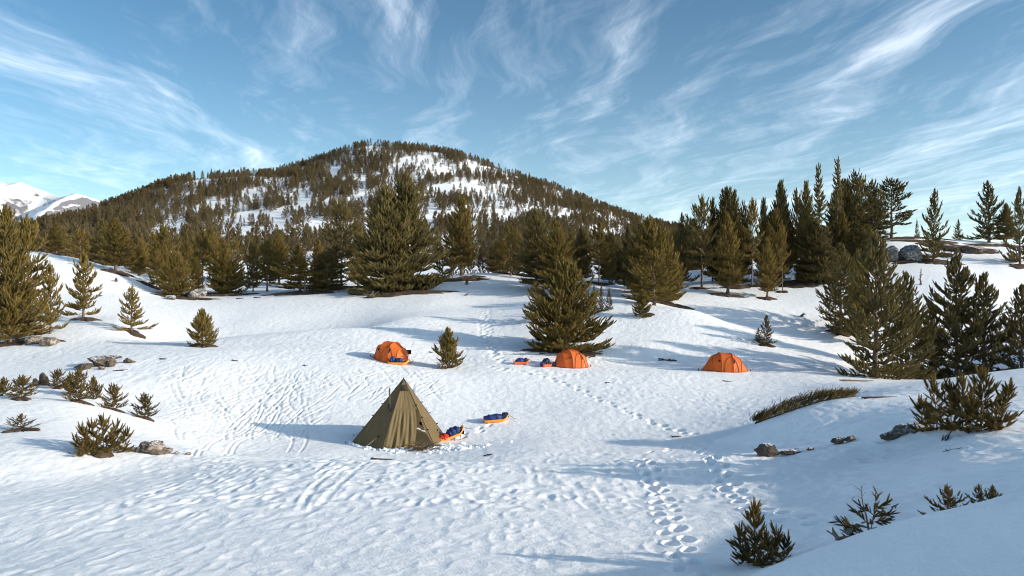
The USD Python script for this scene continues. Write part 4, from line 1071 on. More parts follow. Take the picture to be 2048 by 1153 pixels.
# ------------------------------------------------------------------ rocks
def rock_material(name, base, lichen, amount):
    n = {"tc": ("texture_coordinate", {}), "n": ("noise_texture", {"scale": 5.0, "detail": 8.0, "roughness": 0.7}), "v": ("voronoi_texture", {"scale": 6.0, "feature": "distance_to_edge"}), "n2": ("noise_texture", {"scale": 14.0, "detail": 6.0, "roughness": 0.65}),
         "r": ("rgb_ramp", {"ramp": [(0.30, tuple(np.array(base) * 0.4)), (0.47, base), (0.47 + amount, lichen)]}), "b": ("bump", {"strength": 0.9, "distance": 0.05}), "p": ("principled_bsdf", {"roughness": 0.9}),
         # snow left lying in the level hollows of the stone
         "g": ("geometry", {}), "s": ("separate_xyz", {}), "a": ("math", {"math_type": "multiply_add", "value2": 0.9}), 
         "f": ("map_range", {"from_min": 1.36, "from_max": 1.44, "to_min": 0.0, "to_max": 1.0, "clamp": True}), "x": ("mix", {"color2": (0.88, 0.90, 0.92)})}
    return mat(name, n, [("g.normal", "s.vector"), ("n2.fac", "a.value1"), ("s.z", "a.value3"), ("a.value", "f.value"), ("f.result", "x.fac"), ("r.color", "x.color1"), ("x.color", "p.base_color"), ("tc.object", "n.vector"), ("tc.object", "n2.vector"), ("n.fac", "r.fac"), ("n2.fac", "b.height"), ("b.normal", "p.normal")])


ROCK = rock_material("lichened_rock", (0.12, 0.088, 0.066), (0.36, 0.31, 0.26), 0.14)
DARKROCK = rock_material("dark_rock", (0.085, 0.060, 0.042), (0.19, 0.155, 0.125), 0.22)
PALEROCK = rock_material("pale_rock", (0.12, 0.11, 0.10), (0.42, 0.40, 0.38), 0.13)


def rock_mesh(sx, sy, sz, seed, detail=4):
    m = trimesh.creation.icosphere(detail)
    v = np.array(m.vertices)
    g = np.random.default_rng(seed)
    for _ in range(14):                      # cut faces off the lump
        n = unit(g.normal(0, 1, 3) * [1, 1, 0.8])
        h = g.uniform(0.5, 0.85)
        over = np.maximum(v @ n - h, 0)
        v = v - over[:, None] * n * 0.97
    o = g.uniform(0, 50, 3)
    v = v * (1 + 0.55 * (meshkit.fbm(v * 2.2 + o, 4, seed) - 0.5)[:, None] + 0.22 * (np.abs(meshkit.fbm(v * 4.5 + o, 4, seed + 1) - 0.5))[:, None])
    v = v * [sx, sy, sz]
    return v, np.array(m.faces)


def rock(column, top, foot, d, width, label, material=ROCK, seed=0, depth=0.8, name="rock", category="rock", rot=None, tilt=0.0):
    p = on_line(column, foot, d)
    w = width / FOCAL * p[1] / 2
    h = max((CY - top) / FOCAL * p[1] - p[2], 0.03)
    sz = h / 1.55
    t = p + [0, w * depth * 0.5, h - sz * 0.93]
    g = np.random.default_rng(seed)
    x = UsdGeom.Xform.Define(stage, "/World/" + numbered(name))
    v, f = rock_mesh(w, w * depth, sz, seed, 4 if d < 60 else 3)
    a = math.radians(tilt)
    v = np.stack([v[:, 0] * math.cos(a) - v[:, 2] * math.sin(a), v[:, 1], v[:, 0] * math.sin(a) + v[:, 2] * math.cos(a)], 1)
    stage.RemovePrim(x.GetPath())
    prim = mesh_prim(str(x.GetPath()), (v, f), material, 25)
    UsdGeom.Xformable(prim).AddTranslateOp().Set(Gf.Vec3d(*map(float, t)))
    tag(prim, label, category)


rock(305, 882, 909, 26.0, 56, "rounded lichen covered boulder beside the many stemmed pine bush", ROCK, 3, 0.8, "boulder", "boulder")
rock(274, 893, 906, 26.2, 18, "small dark stone touching the left side of the round boulder", DARKROCK, 4)
rock(335, 897, 908, 26.4, 22, "brown stone touching the right side of the round boulder", ROCK, 5)
rock(352, 903, 909, 26.6, 13, "small stone second to the right of the round boulder", ROCK, 6)
rock(374, 905, 911, 26.8, 14, "last small stone at the right end of the boulder's row", ROCK, 7)
rock(205, 894, 906, 24.2, 20, "stone under the stems of the pine bush on the left", ROCK, 8)
rock(194, 713, 735, 43, 56, "dark rock outcrop on the shaded slope above the knoll", DARKROCK, 9, 1.0, "rock_outcrop")
rock(165, 727, 741, 42.4, 44, "low tongue of rock at the left of the dark outcrop", DARKROCK, 10, tilt=12)
rock(222, 710, 719, 44, 40, "flat slab at the upper right of the dark outcrop", DARKROCK, 11)
rock(220, 722, 735, 42.8, 20, "pointed stone just right of the dark outcrop", DARKROCK, 12)
rock(256, 717, 727, 43.2, 26, "small rock farthest right of the dark outcrop", DARKROCK, 13)
rock(203, 733, 740, 42.4, 14, "small stone below the dark outcrop", DARKROCK, 14)
rock(84, 748, 768, 33.8, 30, "dark pointed stone between two little pines on the knoll crest", DARKROCK, 15)
rock(70, 757, 770, 33.6, 16, "low dark stone left of the pointed stone on the knoll crest", DARKROCK, 16)
rock(1540, 891, 915, 22.5, 58, "angular brown rock at the left end of the low rock step", DARKROCK, 17, 0.8, tilt=4)
rock(1588, 900, 909, 22.4, 50, "long low rock right of the angular one in the rock step", DARKROCK, 18, 0.6, tilt=8)
rock(1622, 896, 902, 22.3, 20, "little rock at the right tail of the rock step", DARKROCK, 19, tilt=10)
rock(1678, 877, 889, 22, 36, "dark knobbly rock between the rock step and the big pine bush", DARKROCK, 20, tilt=8)
rock(1702, 874, 884, 22, 30, "right neighbour of the dark knobbly rock, tapering uphill", DARKROCK, 21, tilt=10)
rock(1787, 866, 879, 21.2, 42, "lowest of the grey rocks left of the big pine bush", DARKROCK, 22, tilt=10)
rock(1806, 853, 872, 21.2, 46, "middle grey rock left of the big pine bush", PALEROCK, 23, tilt=14)
rock(1832, 846, 864, 20.8, 44, "upper grey slab reaching under the big pine bush", PALEROCK, 24, tilt=20)
rock(1955, 852, 864, 18.5, 26, "pale stone among the stems of the big pine bush", PALEROCK, 25)
rock(1788, 494, 524, 85.8, 38, "left one of the pale boulders under the right ridge", PALEROCK, 26, 0.9, "boulder", "boulder")
rock(1828, 491, 524, 85.8, 56, "right, larger one of the pale boulders under the right ridge", PALEROCK, 27, 0.9, "boulder", "boulder")
rock(1762, 494, 520, 86, 28, "dark boulder half behind the tallest front right pine", DARKROCK, 28)
rock(1950, 489, 508, 89, 60, "broad dark outcrop on the upper right snow slope", DARKROCK, 29, 0.9, "rock_outcrop")
rock(1902, 487, 502, 90, 60, "dark outcrop right of the lone tiered pine", DARKROCK, 30, 0.9, "rock_outcrop")
rock(1895, 505, 515, 86, 30, "small stone right of the lone tiered pine's earth patch", DARKROCK, 31)
rock(340, 590, 600, 74, 26, "pale tilted stone at the left under the dense pine of the middle belt", PALEROCK, 32, tilt=-15)
rock(388, 580, 599, 74, 26, "pale split boulder under the dense pine of the middle belt", PALEROCK, 33, 0.9, "boulder", "boulder")
rock(402, 578, 594, 74.2, 24, "second pale boulder right of the split one", PALEROCK, 34, 0.9, "boulder", "boulder")
rock(630, 565, 577, 79.6, 32, "pale rocks beside the dead boughs in the middle belt", PALEROCK, 35)
rock(60, 672, 690, 49.4, 44, "brown rock under the front pine of the left clump", ROCK, 36)
rock(95, 676, 694, 49.2, 36, "flat brown rock right under the left clump", ROCK, 37)
rock(1225, 560, 570, 80, 18, "left pale stone in the gap behind the little pines", PALEROCK, 38)
rock(1240, 559, 570, 80, 18, "right pale stone in the gap behind the little pines", PALEROCK, 39)
rock(1180, 694, 706, 51, 20, "pale stone at the right foot of the big bushy pine", PALEROCK, 40)
rock(886, 729, 739, 45.2, 22, "brown stone at the foot of the dense little pine between the tents", ROCK, 41)
rock(1720, 1088, 1112, 11.4, 52, "pinkish rock under the roots of the scrawny young pine", rock_material("pink_rock", (0.24, 0.19, 0.18), (0.38, 0.31, 0.30), 0.2), 42, 0.7)


# ------------------------------------------------------------------ dead wood and debris lying on the snow
def debris(column, row, d, width, label, seed, name="dead_branch", category="branch", thick=0.03, n=5, material=DEADWOOD, spread=0.25, lift=0.0):
    p = on_line(column, row, d)
    w = width / FOCAL * p[1]
    g = np.random.default_rng(seed)
    parts_ = []
    for i in range(n):
        a = g.normal(0, spread)
        L = w * (1.0 if i == 0 else g.uniform(0.25, 0.7))
        o = np.array([0 if i == 0 else g.uniform(-0.3, 0.3) * w, g.uniform(-0.1, 0.1), 0])
        q = np.linspace(-0.5, 0.5, 6)
        pts = np.stack([q * L * math.cos(a), q * L * math.sin(a) + g.normal(0, 0.02, 6), np.abs(g.normal(0, 0.25, 6)) * thick + (0.5 + q) * lift], 1) + o
        parts_.append(tube(pts, np.linspace(thick, thick * 0.35, 6) * (1 if i == 0 else 0.6), 5))
    v, f = cat_mesh(parts_)
    v[:, 2] += np.array([float(z) for z in land(v[:, 0] + p[0], v[:, 1] + p[1])]) - p[2] + thick * 0.4
    prim = mesh_prim("/World/" + numbered(name), (v, f), material, True)
    UsdGeom.Xformable(prim).AddTranslateOp().Set(Gf.Vec3d(*map(float, p)))
    tag(prim, label, category)


DARKTWIG = simple("dark_twigs", (0.07, 0.05, 0.04), 0.9, 0.3, 9.0)
debris(765, 918, 25.6, 48, "dark brown log lying on the snow crest in front of the big tent", 1, "log", "log", 0.055, 4, DARKTWIG, 0.06)
debris(976, 911, 27.5, 16, "short dark twig on the snow crest right of the log", 2, material=DARKTWIG)
debris(1352, 874, 33.5, 20, "dark twig beside the footprints in the hollow", 3, material=DARKTWIG)
debris(1335, 722, 50.5, 36, "dark brushwood on the crest left of the right orange tent", 4, "brushwood", "brushwood", 0.05, 9, DARKTWIG)
debris(1455, 764, 44, 18, "dark stick on the slope below the right orange tent", 5, material=DARKTWIG)
debris(1216, 766, 43, 10, "tiny dark twig on the slope below the middle orange tent", 6, material=DARKTWIG)
debris(1085, 708, 50.5, 13, "dark stick left behind the middle orange tent", 7, material=DARKTWIG)
debris(862, 706, 48.5, 9, "dark twig left of the dense little pine between the tents", 8, material=DARKTWIG)
debris(1606, 634, 68, 12, "dark tuft of twigs in the shaded bowl above the right orange tent", 9, thick=0.05, n=9, material=DARKTWIG, spread=0.9, lift=0.3)
debris(470, 722, 43.8, 14, "thin dark twig on the slope above the scored snow", 10, material=DARKTWIG)
debris(610, 732, 43, 10, "dark twig at the upper edge of the scored snow", 11, material=DARKTWIG)
debris(325, 719, 44, 16, "dark twig right of the dark outcrop", 12, material=DARKTWIG)
debris(240, 742, 41.6, 28, "thin stick below the dark outcrop", 13, material=DARKTWIG)
debris(1895, 878, 18.2, 24, "dark green twig poking out below the big pine bush", 14, thick=0.02, n=8, material=DARKTWIG, spread=0.9, lift=0.1)
debris(1900, 900, 17.3, 34, "dark twig line in the snow below the big pine bush", 15, thick=0.015, n=3, material=DARKTWIG)
debris(1790, 1016, 13.6, 13, "short piece of dead wood right above the scrawny young pine", 16, thick=0.02, n=2, lift=0.05)
debris(1715, 763, 46.3, 70, "heap of flattened brown brushwood on the slope edge below the front right pines", 17, "brushwood", "brushwood", 0.05, 18, DRYSTEM, 0.2)
debris(1755, 796, 29.6, 60, "dark stems along the rim of the low right mound", 18, "brushwood", "brushwood", 0.035, 12, DARKTWIG, 0.15)
debris(748, 596, 74, 20, "dead snag foot in front of the giant pine", 19, thick=0.10, n=5, spread=1.0, lift=0.5)
debris(600, 590, 78, 14, "dark bits on snow below the wide low pine", 20, material=DARKTWIG, thick=0.06)
debris(480, 598, 76, 14, "dark bits on snow left below the pear shaped pine", 21, material=DARKTWIG, thick=0.06)
debris(515, 596, 76, 16, "dark bits on snow right below the pear shaped pine", 22, material=DARKTWIG, thick=0.06)
debris(933, 592, 73, 8, "dark twig on snow below the tall golden pine", 23, material=DARKTWIG, thick=0.05, lift=0.2)
debris(640, 583, 78, 18, "dark root on snow under the pale rocks of the middle belt", 24, material=DARKTWIG, thick=0.08, n=6, spread=0.6)


def snag(column, top, foot, d, label, seed):
    """A dead standing trunk with curled boughs."""
    p = on_line(column, foot, d)
    h = (CY - top) / FOCAL * p[1] - p[2]
    t = thing("dead_tree", label, "dead tree", p)
    g = np.random.default_rng(seed)
    z = np.linspace(-0.1, h, 9)
    pts = np.stack([np.cumsum(g.normal(0, 0.03, 9)), np.cumsum(g.normal(0, 0.03, 9)), z], 1)
    part(t, "trunk", tube(pts, np.linspace(0.11, 0.02, 9), 6), DEADWOOD, True)
    for i in range(9):
        q = g.uniform(0.25, 0.95)
        a, L = g.choice([-1, 1]), g.uniform(0.25, 0.55) * (1.2 - q) * h * 0.5
        s = np.linspace(0, 1, 7)
        c = np.array([np.interp(q * h, z, pts[:, k]) for k in range(3)])
        part(t, "bough", tube(c + np.stack([a * L * s, g.normal(0, 0.4) * L * s, L * (0.5 * s * s - 0.35 * s)], 1), np.linspace(0.035, 0.008, 7), 4), DEADWOOD)


snag(1642, 436, 556, 80.5, "pale dead trunk with curled boughs below the left spire", 1)
snag(1842, 537, 570, 74, "thin bare shrub alone on the upper snow slope behind the front right pines", 2)
snag(905, 512, 556, 81, "thin leaning dead stem left of the tall golden pine", 3)
snag(609, 552, 588, 79.5, "tangle of pale dead boughs at the foot of the wide low pine", 4)
snag(1105, 688, 706, 50.8, "pale forked stake in front of the big bushy pine", 5)


def brush_pile():
    base = on_line(842, 902, 31.2)
    t = thing("brush_pile", "heap of cut brown pine branches in front of the big tent's door", "brush pile", base)
    g = np.random.default_rng(31)
    pos, dr, sc, st = [], [], [], []
    for i in range(26):
        a = g.normal(0, 0.5) + (math.pi if g.uniform() < 0.45 else 0)
        L = g.uniform(0.25, 0.6)
        o = np.array([g.normal(0.05, 0.14), g.normal(0, 0.12), g.uniform(0.02, 0.18)])
        d = np.array([math.cos(a), math.sin(a) * 0.6, g.uniform(-0.1, 0.55)])
        st.append(tube(o + np.outer(np.linspace(0, L, 4), d), [0.014, 0.011, 0.008, 0.004], 4))
        for q in np.linspace(0.3, 1, 6):
            pos.append(o + d * L * q)
            dr.append(d + g.normal(0, 0.4, 3))
            sc.append(g.uniform(0.09, 0.15))
    st.append(tube(np.array([[-0.5, -0.05, 0.02], [-0.25, 0, 0.05], [0.1, 0.02, 0.12]]), [0.02, 0.025, 0.02], 5))
    st.append(tube(np.array([[0.0, 0, 0.1], [0.03, 0.02, 0.35], [-0.02, 0.02, 0.5]]), [0.014, 0.010, 0.004], 5))
    part(t, "sticks", cat_mesh(st), DRYSTEM)
    part(t, "dry_needles", place_shoots(NEAR, np.array(pos), np.array(dr), np.array(sc), g), DRYSTEM)


brush_pile()

# ------------------------------------------------------------------ the camp
def cloth(name, color, trans=0.3, rough=0.75, var=0.12):
    c = np.array(color)
    n = {"tc": ("texture_coordinate", {}), "n": ("noise_texture", {"scale": 2.5, "detail": 4.0}), "w": ("noise_texture", {"scale": 9.0, "detail": 3.0, "distortion": 0.6}), "r": ("rgb_ramp", {"ramp": [(0.25, tuple(c * (1 - var))), (0.75, tuple(c * (1 + var)))]}),
         "b": ("bump", {"strength": 0.4, "distance": 0.03}), "p": ("principled_bsdf", {"roughness": rough, "specular_ior_level": 0.3}), "t": ("translucent_bsdf", {}), "m": ("mix_closure", {"fac": trans})}
    return mat(name, n, [("tc.object", "n.vector"), ("tc.object", "w.vector"), ("w.fac", "b.height"), ("b.normal", "p.normal"), ("n.fac", "r.fac"), ("r.color", "p.base_color"), ("r.color", "t.color"), ("p.BSDF", "m.closure1"), ("t.BSDF", "m.closure2")], surface="m.closure")


OLIVE = cloth("olive_canvas", (0.215, 0.158, 0.076), 0.30)
OLIVE_DARK = cloth("dark_olive_trim", (0.05, 0.042, 0.026), 0.1)
ORANGE = cloth("orange_nylon", (0.76, 0.19, 0.035), 0.35, 0.55)
ORANGE_DEEP = cloth("deep_orange_nylon", (0.50, 0.085, 0.022), 0.25, 0.6)
BLACK = simple("black_fabric", (0.018, 0.018, 0.02), 0.7, 0.3, 12.0)
METAL = mat("dull_metal", {"p": ("principled_bsdf", {"base_color": (0.10, 0.09, 0.085), "metallic": 0.6, "roughness": 0.5})}, [])
CORD = simple("pale_cord", (0.5, 0.46, 0.38), 0.8, 0.1)
NAVY = cloth("navy_bag", (0.022, 0.045, 0.16), 0.05, 0.5, 0.3)
NAVY_DARK = cloth("black_blue_bag", (0.012, 0.018, 0.045), 0.05, 0.55, 0.3)
RED = cloth("red_bag", (0.66, 0.045, 0.025), 0.05, 0.5)
HULL = mat("orange_plastic", {"n": ("noise_texture", {"scale": 7.0, "detail": 4.0}), "tc": ("texture_coordinate", {}), "r": ("rgb_ramp", {"ramp": [(0.3, (0.80, 0.27, 0.025)), (0.7, (0.90, 0.36, 0.045))]}), "p": ("principled_bsdf", {"roughness": 0.42})}, [("tc.object", "n.vector"), ("n.fac", "r.fac"), ("r.color", "p.base_color")])
HULL_RED = mat("red_orange_plastic", {"p": ("principled_bsdf", {"base_color": (0.82, 0.13, 0.025), "roughness": 0.42})}, [])
GLOVE = simple("stuff_sack", (0.16, 0.32, 0.55), 0.6, 0.15)


def sheet(fn, nu, nv, thick=0.0):
    """Grid of points fn(u, v) for u, v in 0..1 as a mesh."""
    u, v = np.meshgrid(np.linspace(0, 1, nu), np.linspace(0, 1, nv), indexing="ij")
    p = fn(u, v).reshape(-1, 3)
    i, j = np.meshgrid(np.arange(nu - 1), np.arange(nv - 1), indexing="ij")
    a, b, c, d = i * nv + j, (i + 1) * nv + j, (i + 1) * nv + j + 1, i * nv + j + 1
    return p, np.concatenate([np.stack([a, b, c], -1).reshape(-1, 3), np.stack([a, c, d], -1).reshape(-1, 3)])


def tipi():
    d0 = 33.9
    c0 = on_line(800, 884, d0)
    s = c0[1] / FOCAL
    t = thing("tipi_tent", "olive pyramid tent with open door and stove pipe in the snowy hollow", "tent", c0)
    ang = [197, 257, 317, 17, 77, 137]
    R = 2.02
    gz = lambda x, y: float(land(x + c0[0], y + c0[1]) - c0[2])
    C = [np.array([R * math.cos(math.radians(a)), R * math.sin(math.radians(a)), 0.0]) for a in ang]
    C[2] = np.array([1.60, -1.20, 0])
    C[3] = np.array([1.92, 0.55, 0])
    for q in C:
        q[2] = gz(q[0], q[1]) + 0.02
    A = np.array([0.15, 0.05, (CY - 757) * s - c0[2]])
    rng = np.random.default_rng(3)

    def panel(i, a0=0.0, a1=1.0, t0=0.0, t1=1.0, folds=0.0, seed=0, nu=41, nv=41, sag=0.07):
        P, Q = C[i], C[(i + 1) % 6]
        n = unit(np.cross(Q - P, A - P))
        ph = np.random.default_rng(seed).uniform(0, 6, 6)

        def fn(u, v):
            w = t0 + (t1 - t0) * v                      # 0 at the apex, 1 at the ground
            lo = a0(w) if callable(a0) else a0
            hi = a1(w) if callable(a1) else a1
            x = lo + (hi - lo) * u
            base = P + (Q - P) * x[..., None]
            pt = A + (base - A) * w[..., None]
            bulge = -sag * np.sin(np.pi * x) * np.sin(np.pi * np.minimum(w, 0.98)) ** 0.8
            f = 0.010 * np.sin(9 * x + ph[0] + 2 * w) * w
            if folds:
                f = f + folds * (np.sin(24 * u + ph[1] + 2.2 * np.sin(3 * v + ph[2])) * (0.25 + 0.75 * v) + 0.5 * np.sin(41 * u + ph[3] - 3 * v)) * np.sin(np.pi * np.clip(u * 1.05, 0.03, 1)) ** 0.4 * np.clip(v * 4, 0, 1)
            pt = pt + n * (bulge + f)[..., None]
            hem = (w > 0.97) * 1.0
            pt[..., 2] += hem * 0.02 * np.sin(30 * x + ph[4])
            return pt
        return sheet(fn, nu, nv)

    part(t, "canvas_panel", panel(0, seed=1, folds=0.006, nu=60), OLIVE, True, "shaded left panel")
    part(t, "canvas_panel", panel(2, seed=2, sag=0.05, folds=0.010, nu=60), OLIVE, True, "sunlit right panel")
    for i in (3, 4, 5):
        part(t, "canvas_panel", panel(i, seed=3 + i), OLIVE, True)
    # front: upper part, then the door: left half hangs closed, right half is open
    part(t, "canvas_panel", panel(1, t0=0.0, t1=0.46, folds=0.006, seed=11, sag=0.03), OLIVE, True, "upper front panel above the door")
    flap = lambda w: 0.90 + (0.60 - 0.90) * (w - 0.45) / 0.55
    part(t, "door_flap", panel(1, 0.0, flap, 0.45, 1.0, 0.042, 12, 90, 50, 0.0), OLIVE, True, "closed left half of the door hanging in folds")
    edge = lambda w: 1.0 - 0.07 * np.sin(np.pi * np.clip((w - 0.45) / 0.55, 0, 1))
    part(t, "door_edge", panel(1, edge, 1.0, 0.45, 1.0, 0.0, 13, 9, 40, 0.0), OLIVE, True, "rolled back right edge of the door")
    # seams along the edges, the hood over the vent, pole, pipe, toggles, pegs and lines
    for i in range(6):
        pts = A + (C[i] - A) * np.linspace(0.0, 1.0, 9)[:, None]
        part(t, "seam", tube(pts, 0.012, 5), OLIVE_DARK)
    n = unit(np.cross(C[2] - C[1], A - C[1]))
    hood = sheet(lambda u, v: A + ((C[1] + (C[2] - C[1]) * (0.02 + 0.96 * u)[..., None]) - A) * (0.10 + 0.09 * v)[..., None] + n * (0.015 + 0.10 * v * np.sin(np.pi * u))[..., None], 15, 6)
    part(t, "vent_hood", hood, OLIVE_DARK, True)
    part(t, "centre_pole", tube(np.array([[0.15, 0.05, -0.3], A - [0, 0, 0.02]]), 0.022, 8), METAL, True)
    cap = tube(np.array([A - [0, 0, 0.18], A + [0, 0, 0.03]]), [0.075, 0.012], 8)
    part(t, "peak_cap", cap, OLIVE_DARK, True)
    # the pipe leaves the left panel half way up
    w = 0.52
    q = A + (C[0] + (C[1] - C[0]) * 0.62 - A) * w
    k = at(779.5, 790, c0[1] + q[1]) - c0
    q = np.array([k[0], q[1], q[2]])
    stove = part(t, "stove_pipe", tube(np.array([q - [0, -0.15, 0.35], [q[0], q[1] - 0.06, (CY - 800) * s - c0[2]], [q[0], q[1] - 0.06, (CY - 771.5) * s - c0[2]]]), 0.034, 10), METAL, True)
    part(stove, "pipe_collar", tube(np.array([[q[0], q[1] - 0.06, (CY - 812) * s - c0[2]], [q[0], q[1] - 0.06, (CY - 803) * s - c0[2]]]), [0.075, 0.06], 10), BLACK, True)
    for i in (0, 2, 3, 1):
        for f in (0.40, 0.58, 0.76):
            c = A + (C[i] - A) * f
            o = unit(c - [0.15, 0.05, c[2]])
            part(t, "toggle", tube(np.array([c, c + o * 0.09]), [0.016, 0.024], 6), BLACK)
    for i in range(6):
        o = unit((C[i] - [0.15, 0.05, 0]) * [1, 1, 0])
        g0, g1 = C[i] + [0, 0, 0.02], C[i] + o * 0.26
        g1[2] = gz(g1[0], g1[1]) + 0.05
        part(t, "peg", tube(np.array([g1 + [0, 0, -0.12] - o * 0.04, g1 + o * 0.03 + [0, 0, 0.04]]), 0.014, 6), BLACK)
        part(t, "guy_line", tube(np.array([g0, g1]), 0.005, 4), BLACK)
    for i, f, h in ((0, 0.72, 0.52), (5, 0.4, 0.5), (2, 0.8, 0.5)):
        c = A + (C[i] + (C[(i + 1) % 6] - C[i]) * f - A) * (0.55 + 0.3)
        o = unit(np.cross(C[(i + 1) % 6] - C[i], A - C[i]) * [1, 1, 0])
        e = c + o * 0.75
        e[2] = gz(e[0], e[1]) + 0.02
        part(t, "side_guy_line", tube(np.array([c, e]), 0.006, 4), CORD)
        part(t, "guy_patch", tube(np.array([c - o * 0.01, c + o * 0.02]), 0.05, 8), OLIVE_DARK)
        part(t, "peg", tube(np.array([e + [0, 0, -0.1], e + [0, 0, 0.09]]), 0.012, 5), BLACK)
    # things inside
    b = thing("stuff_bag", "dark bag hung inside the big tent, seen through its open door", "bag", c0 + np.array([1.05, 0.35, 0.72]))
    m = trimesh.creation.icosphere(3)
    v = np.array(m.vertices) * [0.26, 0.14, 0.13]
    v *= (1 + 0.3 * (meshkit.fbm(v * 6, 3, 2) - 0.5))[:, None]
    part(b, "sack", (v, m.faces), NAVY_DARK, True)
    part(b, "strap", tube(np.array([[0.0, 0, 0.1], [0.1, -0.05, 0.4], [0.05, 0, 0.7]]), 0.01, 5), BLACK)
    return c0


TIPI = tipi()


def snow_clods():
    g = np.random.default_rng(17)
    out = []
    m = trimesh.creation.icosphere(2)
    for _ in range(420):
        if g.uniform() < 0.45:
            a = math.radians(g.uniform(190, 330))
            x, y = TIPI[0] + math.cos(a) * g.normal(2.05, 0.08), TIPI[1] + math.sin(a) * g.normal(2.02, 0.08)
        else:
            x, y = TIPI[0] + g.normal(1.7, 1.1), TIPI[1] + g.normal(-1.9, 0.45)
        s = 0.02 + 0.07 * g.uniform() ** 2.5
        v = np.array(m.vertices) * [s * g.uniform(0.8, 1.5), s * g.uniform(0.8, 1.3), s * g.uniform(0.6, 1.0)]
        v *= (1 + 1.3 * (meshkit.fbm(np.array(m.vertices) * 1.5 + g.uniform(0, 30, 3), 3, 1) - 0.5))[:, None]
        out.append((v + [x, y, float(land(x, y)) + s * 0.25], m.faces))
    prim = mesh_prim("/World/snow_clods", cat_mesh(out), SNOW, True)
    tag(prim, "loose snow clods thrown up around the foot of the big tent", None, None, "stuff")


snow_clods()


def dome_tent(column, foot, d, yaw, label, L=2.75, W=1.75, H=1.06):
    c0 = on_line(column, foot, d)
    t = thing("dome_tent", label, "tent", c0, yaw, None, None)
    st = np.array([-1.0, -0.56, -0.22, 0.26, 0.64, 1.0])           # the ridge and the plan, between the pole arches
    hh = np.array([0.0, 0.80, 0.985, 0.955, 0.66, 0.0])
    ww = np.array([0.06, 0.66, 0.96, 1.0, 0.78, 0.10])
    a = math.radians(yaw)

    def gz(x, y):
        return land(c0[0] + x * math.cos(a) - y * math.sin(a), c0[1] + x * math.sin(a) + y * math.cos(a)) - c0[2]

    def arch(sv, th):
        h, w = np.interp(sv, st, hh) * H, np.interp(sv, st, ww) * W / 2
        x = sv * L / 2 + 0 * th
        y = np.cos(th) * w
        y = np.sign(np.cos(th)) * np.abs(np.cos(th)) ** 0.72 * w
        z = np.sin(th) ** 0.85 * h
        g = gz(x, y)
        return np.stack([x, y, z + g * (1 - np.sin(th)) + g * 0 + 0.0], -1)

    for i in range(5):
        def fn(u, v, i=i):
            sv = st[i] + (st[i + 1] - st[i]) * u
            th = np.pi * (0.0 + v)
            p = arch(sv, th)
            sag = -0.02 * np.sin(np.pi * u) * np.sin(th)            # the cloth sags between the arches
            c = np.stack([0 * sv, p[..., 1], p[..., 2]], -1)
            return p + unit(c + 1e-6) * sag[..., None] + 0.004 * np.sin(37 * v + 9 * u + i)[..., None]
        part(t, "fly_panel", sheet(fn, 13, 33), ORANGE, True)
    for i in range(1, 5):
        th = np.linspace(0, np.pi, 25)
        p = arch(np.full(25, st[i]), th)
        part(t, "pole_sleeve", tube(p * [1, 1.008, 1.008], 0.016, 5), ORANGE_DEEP, True)
    ridge = np.array([arch(np.array(q), np.array(np.pi / 2)) for q in np.linspace(st[1], st[4], 15)])
    part(t, "ridge_sleeve", tube(ridge + [0, 0, 0.006], 0.014, 5), ORANGE_DEEP, True)
    for sgn, name in ((-1, "side_door"),):
        th0, th1 = np.pi * 1.0, np.pi * 0.70
        # zip line of the side door, an upright D on the long side
        q = []
        for k in np.linspace(0, 1, 21):
            sv = -0.12 + 0.62 * k
            th = np.pi * (1.0 - 0.30 * math.sin(math.pi * k) ** 0.6)
            q.append(arch(np.array(sv), np.array(th)))
        q = np.array(q)
        part(t, "door_zip", tube(q * [1, 1.012, 1.0] + [0, -0.006, 0.004], 0.011, 5), OLIVE_DARK)
    for sv, th, w, h in ((-0.30, 0.80, 0.07, 0.08), (0.30, 0.80, 0.06, 0.16)):
        c = arch(np.array(sv), np.array(np.pi * th))
        e = arch(np.array(sv), np.array(np.pi * (th - 0.05)))
        n = unit(np.array([0, c[1], c[2] * 0.7]))
        up = unit(e - c)
        m = trimesh.creation.icosphere(2)
        v = np.array(m.vertices)
        v = c + v[:, :1] * w * np.array([1.0, 0, 0]) + v[:, 1:2] * h * up + v[:, 2:] * 0.015 * n + n * 0.012
        part(t, "vent", (v, m.faces), BLACK, True)
    tab = arch(np.array(0.40), np.array(np.pi * 0.985))
    part(t, "door_tab", (np.array(trimesh.creation.box([0.05, 0.012, 0.13]).vertices) + tab + [0, -0.02, 0.07], trimesh.creation.box([0.05, 0.012, 0.13]).faces), CORD)
    # dark snow skirt and lines
    th = np.array([0.0, np.pi])
    for sgn in (0, 1):
        q = np.linspace(-1, 1, 25)
        edge = np.array([arch(np.array(x), np.array(np.pi * sgn)) for x in q])
        part(t, "skirt", tube(edge + [0, 0, 0.015], 0.028, 5), ORANGE_DEEP, True)
    for sx in (-1, 1):
        e = np.array([sx * L / 2, 0, 0])
        e[2] = float(gz(e[0], e[1]))
        f = e + [sx * 0.16, 0, 0.02]
        part(t, "peg", tube(np.array([f - [0, 0, 0.1], f + [0, 0, 0.07]]), 0.03, 6), BLACK)
        top = arch(np.array(st[1] if sx < 0 else st[4]), np.array(np.pi / 2))
        g = np.array([sx * (L / 2 + 0.55), 0.0, 0.0])
        g[2] = float(gz(g[0], g[1]))
        part(t, "guy_line", tube(np.array([top, g]), 0.006, 4), CORD)
    return t


